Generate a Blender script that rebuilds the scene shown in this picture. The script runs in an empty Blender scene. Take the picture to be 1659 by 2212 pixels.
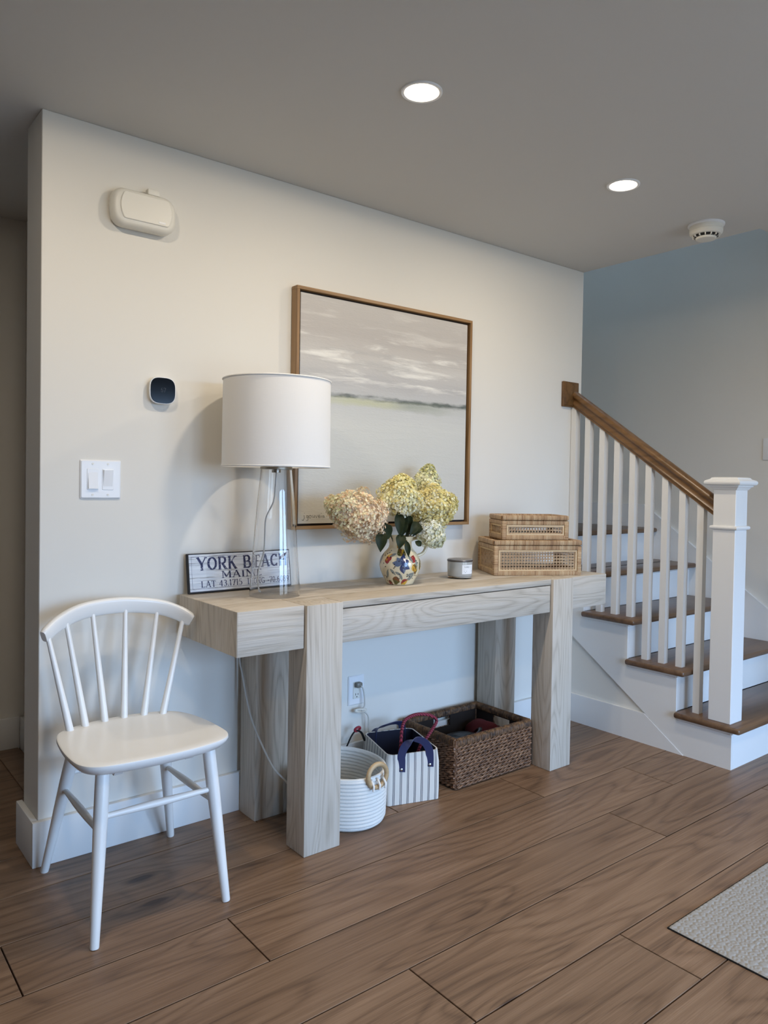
import bpy, bmesh, math, random
import numpy as np
from mathutils import Vector, Matrix
random.seed(7)
rng = np.random.default_rng(11)
pi = math.pi
S = bpy.context.scene
COL = S.collection

# ------------------------------------------------------------------ camera
cam = bpy.data.cameras.new('camera')
cam.sensor_fit = 'VERTICAL'; cam.sensor_height = 36.0; cam.sensor_width = 36.0
cam.lens = 1633.06 / 2212 * 36.0
cam.shift_x = -28.42 / 2212; cam.shift_y = -29.10 / 2212
cam.clip_start = 0.05
camo = bpy.data.objects.new('camera', cam); COL.objects.link(camo)
yaw, pitch, roll = 0.6825, -0.0212, 0.0166
_f = Vector((math.sin(yaw)*math.cos(pitch), math.cos(yaw)*math.cos(pitch), math.sin(pitch)))
_r = Vector((math.cos(yaw), -math.sin(yaw), 0)); _u = _r.cross(_f)
R0 = _r*math.cos(roll) + _u*math.sin(roll); U0 = -_r*math.sin(roll) + _u*math.cos(roll)
m = Matrix((R0, U0, -_f)).transposed().to_4x4()
m.translation = Vector((-0.6425, -2.6176, 1.2655))
camo.matrix_world = m
S.camera = camo

# ------------------------------------------------------------------ world, lights, exposure
S.view_settings.view_transform = 'Standard'
S.view_settings.look = 'None'
S.view_settings.gamma = 1.0
S.view_settings.use_curve_mapping = False
S.view_settings.exposure = 0.0
wd = bpy.data.worlds.new('world'); S.world = wd; wd.use_nodes = True
_nt = wd.node_tree; _nt.nodes.clear()
_o = _nt.nodes.new('ShaderNodeOutputWorld'); _b = _nt.nodes.new('ShaderNodeBackground')
_tc = _nt.nodes.new('ShaderNodeTexCoord'); _sx = _nt.nodes.new('ShaderNodeSeparateXYZ'); _cr = _nt.nodes.new('ShaderNodeValToRGB')
_mr = _nt.nodes.new('ShaderNodeMapRange'); _mr.inputs[1].default_value = -1; _mr.inputs[2].default_value = 1
_nt.links.new(_tc.outputs['Generated'], _sx.inputs[0]); _nt.links.new(_sx.outputs[2], _mr.inputs[0]); _nt.links.new(_mr.outputs[0], _cr.inputs[0])
_cr.color_ramp.elements[0].position = 0.47; _cr.color_ramp.elements[0].color = (0.16, 0.19, 0.22, 1)
_cr.color_ramp.elements[1].position = 0.53; _cr.color_ramp.elements[1].color = (0.40, 0.63, 1.0, 1)
_nt.links.new(_cr.outputs[0], _b.inputs[0]); _b.inputs[1].default_value = 17.5
_nt.links.new(_b.outputs[0], _o.inputs[0])
WARM = (1.0, 0.855, 0.67)
def portal(name, loc, rot, sx, sy):
    l = bpy.data.lights.new(name, 'AREA'); l.shape = 'RECTANGLE'; l.size = sx; l.size_y = sy
    l.cycles.is_portal = True
    o = bpy.data.objects.new(name, l); o.location = loc; o.rotation_euler = rot; COL.objects.link(o)
WIN = [(0.10, 1.50, 0.10, 2.08), (1.90, 3.30, 0.10, 2.08)]       # openings in the front wall: x0,x1,z0,z1
YF = -4.8                                                        # inner face of the front wall
for w in WIN:
    portal('window_portal', ((w[0]+w[1])/2, YF-0.1, (w[2]+w[3])/2), (pi/2, 0, 0), w[1]-w[0], w[3]-w[2])
XL = -4.6
WU = (-0.55, 0.85, 3.9, 4.65)                                      # opening of the upper floor beside the stairwell
portal('window_portal', (2.65, (WU[0]+WU[1])/2, (WU[2]+WU[3])/2), (pi/2, 0, -pi/2), WU[1]-WU[0], WU[3]-WU[2])

# ------------------------------------------------------------------ helpers
def C(r, g, b):
    f = lambda c: (c/255/12.92) if c/255 <= 0.04045 else ((c/255+0.055)/1.055)**2.4
    return (f(r), f(g), f(b), 1.0)

class MB:
    def __init__(s): s.v = []; s.f = []; s.m = []
    def add(s, vs, fs, m=0):
        o = len(s.v); s.v.extend([tuple(p) for p in vs]); s.f.extend([tuple(i+o for i in f) for f in fs]); s.m.extend([m]*len(fs)); return s
    def box(s, x0, x1, y0, y1, z0, z1, bev=0.0, seg=2, m=0, M=None):
        if bev <= 0:
            vs = [(x, y, z) for x in (x0, x1) for y in (y0, y1) for z in (z0, z1)]
            fs = [(0,1,3,2),(4,6,7,5),(0,4,5,1),(2,3,7,6),(0,2,6,4),(1,5,7,3)]
        else:
            bm = bmesh.new(); bmesh.ops.create_cube(bm, size=1)
            for v in bm.verts:
                v.co = Vector(((x0+x1)/2+v.co.x*(x1-x0), (y0+y1)/2+v.co.y*(y1-y0), (z0+z1)/2+v.co.z*(z1-z0)))
            bmesh.ops.bevel(bm, geom=list(bm.edges), offset=bev, segments=seg, profile=0.5, affect='EDGES', clamp_overlap=True)
            bm.verts.index_update()
            vs = [v.co.copy() for v in bm.verts]; fs = [[v.index for v in f.verts] for f in bm.faces]; bm.free()
        if M is not None: vs = [M @ Vector(p) for p in vs]
        return s.add(vs, fs, m)
    def tube(s, pts, rad, n=10, m=0, closed=False, caps=True, flat=None):
        pts = [Vector(p) for p in pts]; N = len(pts)
        if not hasattr(rad, '__len__'): rad = [rad]*N
        tan = []
        for i in range(N):
            a = pts[(i-1) % N] if (closed or i > 0) else pts[i]; b = pts[(i+1) % N] if (closed or i < N-1) else pts[i]
            tan.append((b-a).normalized())
        up = Vector((0, 0, 1)) if abs(tan[0].z) < 0.9 else Vector((1, 0, 0))
        nrm = (up - tan[0]*up.dot(tan[0])).normalized()
        vs = []
        for i in range(N):
            nrm = (nrm - tan[i]*nrm.dot(tan[i])).normalized(); bi = tan[i].cross(nrm)
            for k in range(n):
                a = 2*pi*k/n; fx = flat if flat else 1.0
                vs.append(pts[i] + nrm*math.cos(a)*rad[i]*fx + bi*math.sin(a)*rad[i])
        fs = []
        for i in range(N if closed else N-1):
            j = (i+1) % N
            for k in range(n):
                k2 = (k+1) % n; fs.append((i*n+k, i*n+k2, j*n+k2, j*n+k))
        if caps and not closed:
            fs.append(tuple(range(n-1, -1, -1))); fs.append(tuple((N-1)*n+k for k in range(n)))
        return s.add(vs, fs, m)
    def lathe(s, prof, c=(0, 0), n=48, m=0, sx=1.0, sy=1.0, capb=True, capt=True):
        vs = []; fs = []
        for r, z in prof:
            for k in range(n):
                a = 2*pi*k/n; vs.append((c[0]+r*sx*math.cos(a), c[1]+r*sy*math.sin(a), z))
        for i in range(len(prof)-1):
            for k in range(n):
                k2 = (k+1) % n; fs.append((i*n+k, i*n+k2, (i+1)*n+k2, (i+1)*n+k))
        if capb and prof[0][0] > 1e-6: fs.append(tuple(range(n-1, -1, -1)))
        if capt and prof[-1][0] > 1e-6: fs.append(tuple((len(prof)-1)*n+k for k in range(n)))
        return s.add(vs, fs, m)
    def prism(s, poly, axis, a0, a1, m=0):
        # poly in the two other axes (order x,y,z without axis)
        def mk(p, a):
            if axis == 0: return (a, p[0], p[1])
            if axis == 1: return (p[0], a, p[1])
            return (p[0], p[1], a)
        n = len(poly); vs = [mk(p, a0) for p in poly] + [mk(p, a1) for p in poly]
        fs = [tuple(range(n)), tuple(range(2*n-1, n-1, -1))] + [(i, i+n, (i+1) % n+n, (i+1) % n) for i in range(n)]
        return s.add(vs, fs, m)
    def loft(s, loops, m=0, caps=True):
        n = len(loops[0]); vs = [p for l in loops for p in l]; fs = []
        for i in range(len(loops)-1):
            for k in range(n):
                k2 = (k+1) % n; fs.append((i*n+k, i*n+k2, (i+1)*n+k2, (i+1)*n+k))
        if caps:
            fs.append(tuple(range(n-1, -1, -1))); fs.append(tuple((len(loops)-1)*n+k for k in range(n)))
        return s.add(vs, fs, m)
    def build(s, name, mat, parent=None, smooth=30, world=True, fixn=True):
        me = bpy.data.meshes.new(name)
        vs = s.v
        if parent is not None and world:
            o = parent.matrix_world.translation if parent.get('_o') is None else Vector(parent['_o'])
            vs = [(p[0]-o.x, p[1]-o.y, p[2]-o.z) for p in vs]
        me.from_pydata(vs, [], s.f)
        mats = mat if isinstance(mat, (list, tuple)) else [mat]
        for mm in mats: me.materials.append(mm)
        if len(mats) > 1: me.polygons.foreach_set('material_index', s.m)
        if fixn:
            bm = bmesh.new(); bm.from_mesh(me); bmesh.ops.recalc_face_normals(bm, faces=bm.faces); bm.to_mesh(me); bm.free()
        if smooth:
            me.polygons.foreach_set('use_smooth', [True]*len(me.polygons)); me.set_sharp_from_angle(angle=math.radians(smooth))
        me.update()
        ob = bpy.data.objects.new(name, me); COL.objects.link(ob)
        if parent is not None:
            ob.parent = parent
            if world:                                  # children of a part or thing keep that frame's origin
                ob['_o'] = tuple(parent['_o']) if parent.get('_o') is not None else tuple(parent.matrix_world.translation)
        return ob

def thing(name, label, cat, loc=(0, 0, 0), rz=0.0, group=None):
    o = bpy.data.objects.new(name, None); COL.objects.link(o); o.location = loc; o.rotation_euler = (0, 0, rz)
    o.empty_display_size = 0.05
    o['label'] = label; o['category'] = cat; o['_o'] = tuple(loc)
    if group: o['group'] = group
    return o
def struct(ob):
    ob['kind'] = 'structure'; return ob
def stuff(ob):
    ob['kind'] = 'stuff'; return ob
def crom(P, n=8, closed=False):
    P = [Vector(p) for p in P]; out = []; N = len(P)
    for i in range(N if closed else N-1):
        p0 = P[(i-1) % N] if closed or i > 0 else P[i]*2-P[i+1]; p1 = P[i]; p2 = P[(i+1) % N]
        p3 = P[(i+2) % N] if closed or i+2 < N else p2*2-p1
        for k in range(n):
            t = k/n
            out.append(0.5*((2*p1)+(p2-p0)*t+(2*p0-5*p1+4*p2-p3)*t*t+(3*p1-p0-3*p2+p3)*t**3))
    if not closed: out.append(P[-1])
    return out

# ------------------------------------------------------------------ materials
class NB:
    def __init__(s, name):
        s.mat = bpy.data.materials.new(name); s.mat.use_nodes = True; s.t = s.mat.node_tree; s.t.nodes.clear()
        s.out = s.n('OutputMaterial'); s.p = s.n('BsdfPrincipled'); s.l(s.p.outputs[0], s.out.inputs[0])
    def n(s, t, **kw):
        nd = s.t.nodes.new('ShaderNode'+t)
        for k, v in kw.items(): setattr(nd, k, v)
        return nd
    def l(s, a, b): s.t.links.new(a, b)
    def sv(s, sock, v):
        if isinstance(v, (int, float)): sock.default_value = v
        elif isinstance(v, tuple): sock.default_value = v
        else: s.l(v, sock)
    def coord(s, scale=(1, 1, 1), rnd=0.0, kind='Object', loc=(0, 0, 0)):
        tc = s.n('TexCoord'); mp = s.n('Mapping'); v = tc.outputs[kind]
        if rnd:
            oi = s.n('ObjectInfo'); mu = s.math('MULTIPLY', oi.outputs['Random'], rnd); ad = s.n('VectorMath', operation='ADD'); s.l(v, ad.inputs[0]); s.l(mu, ad.inputs[1]); v = ad.outputs[0]
        s.l(v, mp.inputs[0]); mp.inputs['Scale'].default_value = scale; mp.inputs['Location'].default_value = loc
        return mp.outputs[0]
    def noise(s, vec, scale=1.0, detail=2.0, rough=0.5, dist=0.0):
        nd = s.n('TexNoise'); s.l(vec, nd.inputs['Vector']); nd.inputs['Scale'].default_value = scale; nd.inputs['Detail'].default_value = detail
        nd.inputs['Roughness'].default_value = rough; nd.inputs['Distortion'].default_value = dist; return nd.outputs[0]
    def math(s, op, a, b=0.0, c=None):
        nd = s.n('Math', operation=op); s.sv(nd.inputs[0], a); s.sv(nd.inputs[1], b)
        if c is not None: s.sv(nd.inputs[2], c)
        return nd.outputs[0]
    def ramp(s, fac, *stops):
        nd = s.n('ValToRGB'); s.sv(nd.inputs[0], fac); e = nd.color_ramp.elements
        while len(e) < len(stops): e.new(0.5)
        for el, (p, c) in zip(e, stops): el.position = p; el.color = c if isinstance(c, tuple) else (c, c, c, 1)
        return nd.outputs[0]
    def mix(s, fac, a, b, mode='MIX'):
        nd = s.n('Mix', data_type='RGBA', blend_type=mode); s.sv(nd.inputs[0], fac); s.sv(nd.inputs[6], a); s.sv(nd.inputs[7], b); return nd.outputs[2]
    def bump(s, h, strength=0.3, dist=0.002):
        nd = s.n('Bump'); s.l(h, nd.inputs['Height']); nd.inputs['Strength'].default_value = strength; nd.inputs['Distance'].default_value = dist
        s.l(nd.outputs[0], s.p.inputs['Normal'])
    def set(s, **kw):
        for k, v in kw.items(): s.sv(s.p.inputs[k.replace('_', ' ')], v)
        return s
def plain(name, col, rough=0.5, metal=0.0, bump=None, spec=0.5, **kw):
    b = NB(name); b.set(Base_Color=col, Roughness=rough, Metallic=metal, **kw); b.p.inputs['Specular IOR Level'].default_value = spec
    if bump: b.bump(b.noise(b.coord(), bump[0], 3), bump[1], bump[2])
    return b.mat
def wood(name, dark, mid, light, axis=0, grain=6.0, rings=26.0, bump=0.25, rough=0.5, contrast=1.0, rnd=37.0, tone=None, knots=0.0, line=0.5, fine_w=0.5):
    b = NB(name)
    def cv(across, along):
        st = [across]*3; st[axis] = along; return b.coord(tuple(st), rnd)
    big = b.noise(cv(grain, grain*0.13), 1.0, 1.5, 0.45, 0.25)
    if knots:
        vo = b.n('TexVoronoi'); b.l(cv(3.2, 1.3), vo.inputs['Vector']); vo.inputs['Scale'].default_value = 1.0; vo.inputs['Randomness'].default_value = 1.0
        kd = vo.outputs['Distance']; hump = b.ramp(kd, (0.0, 1.0), (0.10, 0.55), (0.34, 0.0)); big = b.math('ADD', big, b.math('MULTIPLY', hump, knots))
    ring = b.math('PINGPONG', b.math('MULTIPLY', big, rings), 1.0)
    lines = b.ramp(ring, (0.0, 0.0), (0.45, 0.75), (1.0, 1.0))
    fine = b.noise(cv(330.0, 5.0), 1.0, 2.0, 0.6)
    mid_ = b.noise(cv(70.0, 1.6), 1.0, 2.0, 0.55)
    blot = b.noise(cv(5.0, 0.9), 1.0, 2.0, 0.55)
    g = b.math('ADD', b.math('MULTIPLY', b.math('SUBTRACT', lines, 0.62), line), b.math('MULTIPLY', b.math('SUBTRACT', fine, 0.5), fine_w*1.5))
    g = b.math('ADD', g, b.math('MULTIPLY', b.math('SUBTRACT', mid_, 0.5), fine_w*1.1))
    g = b.math('ADD', g, b.math('MULTIPLY', b.math('SUBTRACT', blot, 0.5), 0.7))
    g = b.math('ADD', b.math('MULTIPLY', g, contrast), 0.52)
    if knots: g = b.math('SUBTRACT', g, b.ramp(kd, (0.0, 0.85), (0.05, 0.35), (0.10, 0.0)))
    col = b.ramp(g, (0.05, dark), (0.5, mid), (0.92, light))
    if tone:
        oi = b.n('ObjectInfo'); hv = b.n('HueSaturation'); b.l(col, hv.inputs['Color']); b.l(b.math('ADD', 1-tone/2, b.math('MULTIPLY', oi.outputs['Random'], tone)), hv.inputs['Value']); col = hv.outputs[0]
    b.set(Base_Color=col, Roughness=rough)
    b.bump(b.math('ADD', b.math('MULTIPLY', lines, 0.5), fine), bump, 0.0015)
    return b.mat

M = {}
_pb = NB('window_glass'); _tr = _pb.n('BsdfTransparent'); _gl = _pb.n('BsdfGlossy'); _gl.inputs['Roughness'].default_value = 0.02; _fr = _pb.n('Fresnel'); _fr.inputs[0].default_value = 1.3; _mx = _pb.n('MixShader')
_pb.l(_fr.outputs[0], _mx.inputs[0]); _pb.l(_tr.outputs[0], _mx.inputs[1]); _pb.l(_gl.outputs[0], _mx.inputs[2]); _pb.l(_mx.outputs[0], _pb.out.inputs[0]); M['pane'] = _pb.mat
M['wall'] = plain('wall_paint', C(224, 221, 213), 0.85, bump=(260, 0.06, 0.001), spec=0.25)
M['ceiling'] = plain('ceiling_paint', C(208, 207, 203), 0.92, bump=(240, 0.05, 0.001), spec=0.15)
M['trim'] = plain('white_trim_paint', C(228, 228, 226), 0.45, bump=(90, 0.03, 0.001), spec=0.4)
M['white_gloss'] = plain('white_chair_lacquer', C(236, 235, 231), 0.28, bump=(60, 0.02, 0.001))
M['plastic'] = plain('white_plastic', C(225, 222, 212), 0.42, bump=(300, 0.02, 0.0006))
M['plastic_white'] = plain('bright_white_plastic', C(232, 233, 234), 0.3, bump=(300, 0.015, 0.0005))
M['dark'] = plain('dark_recess', C(22, 22, 22), 0.8, bump=(50, 0.1, 0.001))
M['subfloor'] = plain('dark_joint', C(34, 24, 18), 0.9, bump=(50, 0.1, 0.001))
M['plank'] = wood('oak_planks', C(66, 46, 32), C(123, 96, 73), C(153, 125, 100), 0, 6.0, 22.0, 0.22, 0.42, 0.75, tone=0.14, knots=0.25, line=0.32, fine_w=0.55)
M['tread'] = wood('oak_treads', C(66, 46, 31), C(104, 78, 56), C(128, 100, 74), 0, 5.0, 17.0, 0.12, 0.33, 0.8, line=0.3)
M['rail'] = wood('oak_handrail', C(64, 44, 22), C(106, 76, 43), C(130, 96, 60), 1, 9.0, 12.0, 0.1, 0.32, 0.8, line=0.35)
TW = (C(128, 116, 100), C(194, 183, 167), C(217, 209, 198))
M['table_x'] = wood('limed_pine_lengthwise', *TW, 0, 9.0, 30.0, 0.6, 0.6, 0.50, knots=0.14, line=0.40, fine_w=0.62)
M['table_z'] = wood('limed_pine_upright', *TW, 2, 9.0, 30.0, 0.6, 0.6, 0.50, knots=0.14, line=0.40, fine_w=0.62)
M['frame'] = wood('oak_frame', C(104, 78, 48), C(146, 112, 73), C(168, 136, 97), 0, 12, 8, 0.1, 0.45, 0.7)
M['frame_z'] = wood('oak_frame_upright', C(104, 78, 48), C(146, 112, 73), C(168, 136, 97), 2, 12, 8, 0.1, 0.45, 0.7)

# ------------------------------------------------------------------ setting
H = 2.44; XR = 3.72
XE = 2.785; XW = 2.6527; HB = 0.148; TB = 0.02
RS, RN, YK = 0.2006, 0.2727, -0.9635
b = MB(); b.box(XL-0.12, XR+0.12, YF-0.12, 1.42, -0.16, -0.0105)
floor = struct(b.build('floor', M['subfloor']))
Y1, PW, PL = -0.153, 0.2471, 1.943
joint = {1: 1.191, 2: -0.189, 3: 0.353, 4: -0.101, 5: 0.623, 6: 1.193, 7: 0.30, 0: 0.72, -1: -0.30, -2: 1.30, -3: 0.55, -4: -0.1}
plank_rows = list(range(-5, 19))
for r in plank_rows:
    y1 = Y1 - (r-1)*PW; y0 = y1 - PW
    if r in joint: j = joint[r]
    else: j = (r*0.613) % PL
    lo, hi = XL, XR
    if y0 > -0.90 and y1 < 0.3: hi = 2.66
    if y0 > 0.15: hi = 0.25
    y1 = min(y1, 1.20)
    if y1 - y0 < 0.02: continue
    x = j - PL*math.ceil((j-lo)/PL)
    while x < hi:
        a, c = max(x, lo), min(x+PL, hi)
        if c-a > 0.02:
            cx, cy = (a+c)/2, (y0+y1)/2
            bb = MB()
            g = 0.0019; e = 0.0010
            X0, X1, Y0_, Y1_ = a+g-cx, c-g-cx, y0+g-cy, y1-g-cy
            bb.add([(X0, Y0_, -0.010), (X1, Y0_, -0.010), (X1, Y1_, -0.010), (X0, Y1_, -0.010), (X0, Y0_, -e), (X1, Y0_, -e), (X1, Y1_, -e), (X0, Y1_, -e),
                    (X0+e, Y0_+e, 0), (X1-e, Y0_+e, 0), (X1-e, Y1_-e, 0), (X0+e, Y1_-e, 0)],
                   [(3, 2, 1, 0), (8, 9, 10, 11)] + [(i, (i+1) % 4, (i+1) % 4+4, i+4) for i in range(4)] + [(i+4, (i+1) % 4+4, (i+1) % 4+8, i+8) for i in range(4)])
            p = bb.build('plank', M['plank'], floor, smooth=0, world=False); p.location = (cx, cy, 0)
        x += PL
# threshold board at the hall cupboard
bb = MB(); bb.box(0.108, 0.205, 0.22, 1.186, 0.0, 0.006, 0.002); bb.build('threshold_board', M['plank'], floor)

def sbox(name, x0, x1, y0, y1, z0, z1, mat='wall', bev=0.0):
    q = MB(); q.box(x0, x1, y0, y1, z0, z1, bev); return struct(q.build(name, M[mat], smooth=0 if not bev else 30))
q = MB(); q.box(XL, XE, YF, 1.36, H, H+0.26); q.box(XE, XR, YF, -0.968, H, H+0.26)
struct(q.build('ceiling', M['ceiling'], smooth=0))
q = MB(); q.box(0, XE, 0, 0.182, 0, H, 0.002, 1); struct(q.build('wall_back', M['wall'], smooth=0))
q = MB(); q.box(XL, 0.30, 1.207, 1.34, 0, H); struct(q.build('wall_hall', M['wall'], smooth=0))
q = MB(); q.box(0.232, 0.32, 0.182, 1.207, 0, H); struct(q.build('wall_cupboard', M['wall'], smooth=0))
sbox('wall_left', XL-0.12, XL, YF, 1.34, 0, H)
sbox('wall_light_block', 3.35, XR, -1.95, -1.85, 0, H)  # unseen short wall, added to keep window light off the stair wall
# front wall (behind the camera) with two glazed openings
q = MB(); y0, y1 = YF-0.12, YF
xs = [XL] + [w for W_ in WIN for w in W_[:2]] + [XR]
for i in range(0, len(xs), 2): q.box(xs[i], xs[i+1], y0, y1, 0, H)
for w in WIN: q.box(w[0], w[1], y0, y1, 0, w[2]); q.box(w[0], w[1], y0, y1, w[3], H)
struct(q.build('wall_front', M['wall'], smooth=0))
n_ = 1
for w in WIN:
    q = MB(); t = 0.05; yy = (YF-0.09, YF-0.03)
    q.box(w[0], w[0]+t, *yy, w[2], w[3]); q.box(w[1]-t, w[1], *yy, w[2], w[3]); q.box(w[0]+t, w[1]-t, *yy, w[2], w[2]+t); q.box(w[0]+t, w[1]-t, *yy, w[3]-t, w[3])
    ww = struct(q.build('window_%d' % n_, M['trim'], smooth=0)); n_ += 1
    q = MB(); xm = (w[0]+w[1])/2; q.box(xm-0.02, xm+0.02, *yy, w[2]+t, w[3]-t)
    q.box(w[0]+t, xm-0.02, *yy, 1.2, 1.23); q.box(xm+0.02, w[1]-t, *yy, 1.2, 1.23); q.build('mullion', M['trim'], ww, smooth=0)
    q = MB(); q.box(w[0]+t-0.004, w[1]-t+0.004, YF-0.063, YF-0.057, w[2]+t-0.004, w[3]-t+0.004); q.build('pane', M['pane'], ww, smooth=0)
q = MB(); xx = (2.715, 2.755); t = 0.04
q.box(*xx, WU[0], WU[0]+t, WU[2], WU[3]); q.box(*xx, WU[1]-t, WU[1], WU[2], WU[3]); q.box(*xx, WU[0]+t, WU[1]-t, WU[2], WU[2]+t); q.box(*xx, WU[0]+t, WU[1]-t, WU[3]-t, WU[3])
wu = struct(q.build('window_3', M['trim'], smooth=0))
q = MB(); q.box(2.732, 2.738, WU[0]+t-0.004, WU[1]-t+0.004, WU[2]+t-0.004, WU[3]-t+0.004); q.build('pane', M['pane'], wu, smooth=0)
# stairwell
sbox('wall_right', XR, XR+0.12, YF, 1.36, 0, 5.0)
sbox('wall_landing', XE-0.09, XR, 1.36, 1.46, 0, 5.0)
sbox('wall_landing_side', XE-0.09, XE, 0.182, 1.36, 0, H)
q = MB(); a0, a1 = XE-0.1, XE
q.box(a0, a1, -0.968, WU[0], H+0.26, 5); q.box(a0, a1, WU[1], 1.36, H+0.26, 5); q.box(a0, a1, WU[0], WU[1], H+0.26, WU[2]); q.box(a0, a1, WU[0], WU[1], WU[3], 5)
struct(q.build('wall_upper_side', M['wall'], smooth=0))
sbox('wall_upper_front', XE-0.1, XR, -1.068, -0.968, H+0.26, 5.0)
sbox('ceiling_upper', XE-0.1, XR+0.12, -1.068, 1.46, 5.0, 5.1, 'ceiling')
# baseboards
def bprof(t, h): return [(0, 0), (t, 0), (t, h-0.004), (t-0.004, h), (0, h)]
q = MB(); q.box(-TB, XW-0.0, -TB, 0, 0, HB, 0.0025, 2); q.box(-TB, 0, 0.0, 0.202, 0, HB, 0.0025, 2)
struct(q.build('baseboard_back', M['trim']))
sbox('baseboard_hall', XL, 0.212, 1.187, 1.207, 0, HB, 'trim', 0.0025)
sbox('baseboard_cupboard', 0.212, 0.232, 0.22, 1.187, 0, HB, 'trim', 0.0025)
sbox('baseboard_right', XR-TB, XR, -1.849, -1.263, 0, HB, 'trim', 0.0025)
sbox('baseboard_left', XL, XL+TB, YF, 1.187, 0, HB, 'trim', 0.0025)
# knee wall under the stair, its baseboard
q = MB()
prof = [(YK+0.0145, 0.0)]
for k in range(1, 5):
    prof += [(YK+0.0145+(k-1)*RN, k*RS-0.028), (YK+0.0145+k*RN, k*RS-0.028)]
prof = [p for p in prof if p[0] < 0]; zl = 4*RS-0.028
prof += [(0.0, zl), (0.0, 0.0)]
q.prism(prof, 0, XW+0.012, XE)
struct(q.build('wall_knee', M['wall'], smooth=0))
q = MB(); q.prism([(-0.0, 0), (-0.735, 0), (-0.522, HB), (0.0, HB)], 0, XW-0.004, XW+0.012)
struct(q.build('baseboard_stair', M['trim'], smooth=0))

# ------------------------------------------------------------------ staircase
st = thing('staircase', 'white staircase with brown oak treads rising to the right of the console table', 'staircase', (3.2, YK, 0))
# side stringer: stepped board above the diagonal joint
poly = [(-0.737, 0.0), (YK, 0.0)]
for k in range(1, 5):
    ya = YK+(k-1)*RN; yb = min(YK+k*RN, 0.0)
    poly += [(ya, k*RS-0.028), (yb, k*RS-0.028)]
poly += [(0.0, 0.51), (-0.524, 0.150)]
q = MB(); q.prism(poly, 0, XW, XW+0.0118); q.build('stringer', M['trim'], st, smooth=0)
XT = XR-0.021
for k in range(1, 6):
    y0 = YK+(k-1)*RN
    xl = XW if y0 < -0.01 else XE
    q = MB(); q.box(XW+0.0125, XT, y0, y0+0.014, (k-1)*RS, k*RS-0.028) if k < 5 else q.box(XE+0.001, XT, y0, y0+0.014, (k-1)*RS, k*RS-0.028)
    q.build('riser', M['trim'], st, smooth=0)
    if k < 5:                                             # scotia under the nosing
        q = MB(); q.prism([(y0, k*RS-0.028), (y0-0.013, k*RS-0.028), (y0-0.010, k*RS-0.036), (y0, k*RS-0.042)], 0, XW-0.012, XT)
        q.build('cove_moulding', M['trim'], st, smooth=0)
        q = MB(); q.prism([(XW, k*RS-0.028), (XW-0.013, k*RS-0.028), (XW-0.010, k*RS-0.036), (XW, k*RS-0.042)], 1, y0-0.001, min(y0+RN-0.016, -0.022))
        q.build('cove_moulding', M['trim'], st, smooth=0)
    q = MB()
    zt, zb = k*RS, k*RS-0.028; yf = y0-0.049
    if k < 4: q.box(2.625, XT, yf, y0+RN-0.0005, zb, zt, 0.011, 3)
    elif k == 4:
        q.box(2.625, XT, yf, -0.002, zb, zt, 0.011, 3); q.box(XE+0.002, XT, -0.03, y0+RN-0.0005, zb, zt, 0.0)
    else: q.box(XE+0.002, XT, yf, 1.355, zb, zt, 0.011, 3)
    q.build('tread', M['tread'], st)
# wall skirt of the far side
sl = 0.7356
top = [(1.36, 1.003+HB), (0.185, 1.003+HB), (-1.262, 0.087+0.0)]
yb_ = 0.185-(1.151-0.148)/0.7000
q = MB(); q.prism([(1.36, 0.0), (1.36, 1.151), (0.185, 1.151), (yb_, 0.148), (-1.262, 0.148), (-1.262, 0.0)], 0, XR-0.0205, XR-0.0005)
q.build('wall_skirt', M['trim'], st, smooth=0)

# ------------------------------------------------------------------ railing
BX = 2.7146
rl = thing('stair_railing', 'white square balusters and capped newel post under a brown oak handrail on the stair', 'railing', (BX, -0.9, RS))
nw = 0.1058/2; nyc = -0.9522+nw
q = MB(); q.box(BX-nw, BX+nw, nyc-nw, nyc+nw, RS, 1.272, 0.002, 1)
npost = q.build('newel_post', M['trim'], rl)
def square_mould(prof, cx, cy):
    q = MB(); loops = []
    for r, z in prof: loops.append([(cx-r, cy-r, z), (cx+r, cy-r, z), (cx+r, cy+r, z), (cx-r, cy+r, z)])
    q.loft(loops); return q
e = nw
square_mould([(e, 1.256), (e+0.004, 1.258), (e+0.006, 1.262), (e+0.013, 1.270), (e+0.018, 1.272), (e+0.018, 1.277), (e+0.026, 1.279), (e+0.030, 1.283), (e+0.032, 1.290), (e+0.030, 1.297), (e+0.026, 1.300), (e+0.012, 1.306), (e+0.008, 1.312), (e-0.002, 1.315)], BX, nyc).build('cap', M['trim'], npost, smooth=25)
square_mould([(e+0.0005, 1.076), (e+0.008, 1.078), (e+0.011, 1.083), (e+0.011, 1.088), (e+0.008, 1.093), (e+0.0005, 1.095)], BX, nyc).build('collar', M['trim'], npost, smooth=25)
rb = lambda y: 1.128+(y+0.846)*0.68                        # underside of the handrail
hb = 0.0165
for k in range(9):
    y = -0.7649+0.0932*k
    n = 1 if k == 0 else 2 if k < 4 else 3 if k < 7 else 4
    z0 = n*RS
    q = MB(); za, zb = rb(y-hb)+0.004, rb(y+hb)+0.004
    q.add([(BX-hb, y-hb, z0), (BX+hb, y-hb, z0), (BX+hb, y+hb, z0), (BX-hb, y+hb, z0), (BX-hb, y-hb, za), (BX+hb, y-hb, za), (BX+hb, y+hb, zb), (BX-hb, y+hb, zb)],
          [(3, 2, 1, 0), (4, 5, 6, 7)] + [(i, (i+1) % 4, (i+1) % 4+4, i+4) for i in range(4)])
    q.build('baluster', M['trim'], rl, smooth=0)
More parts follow.
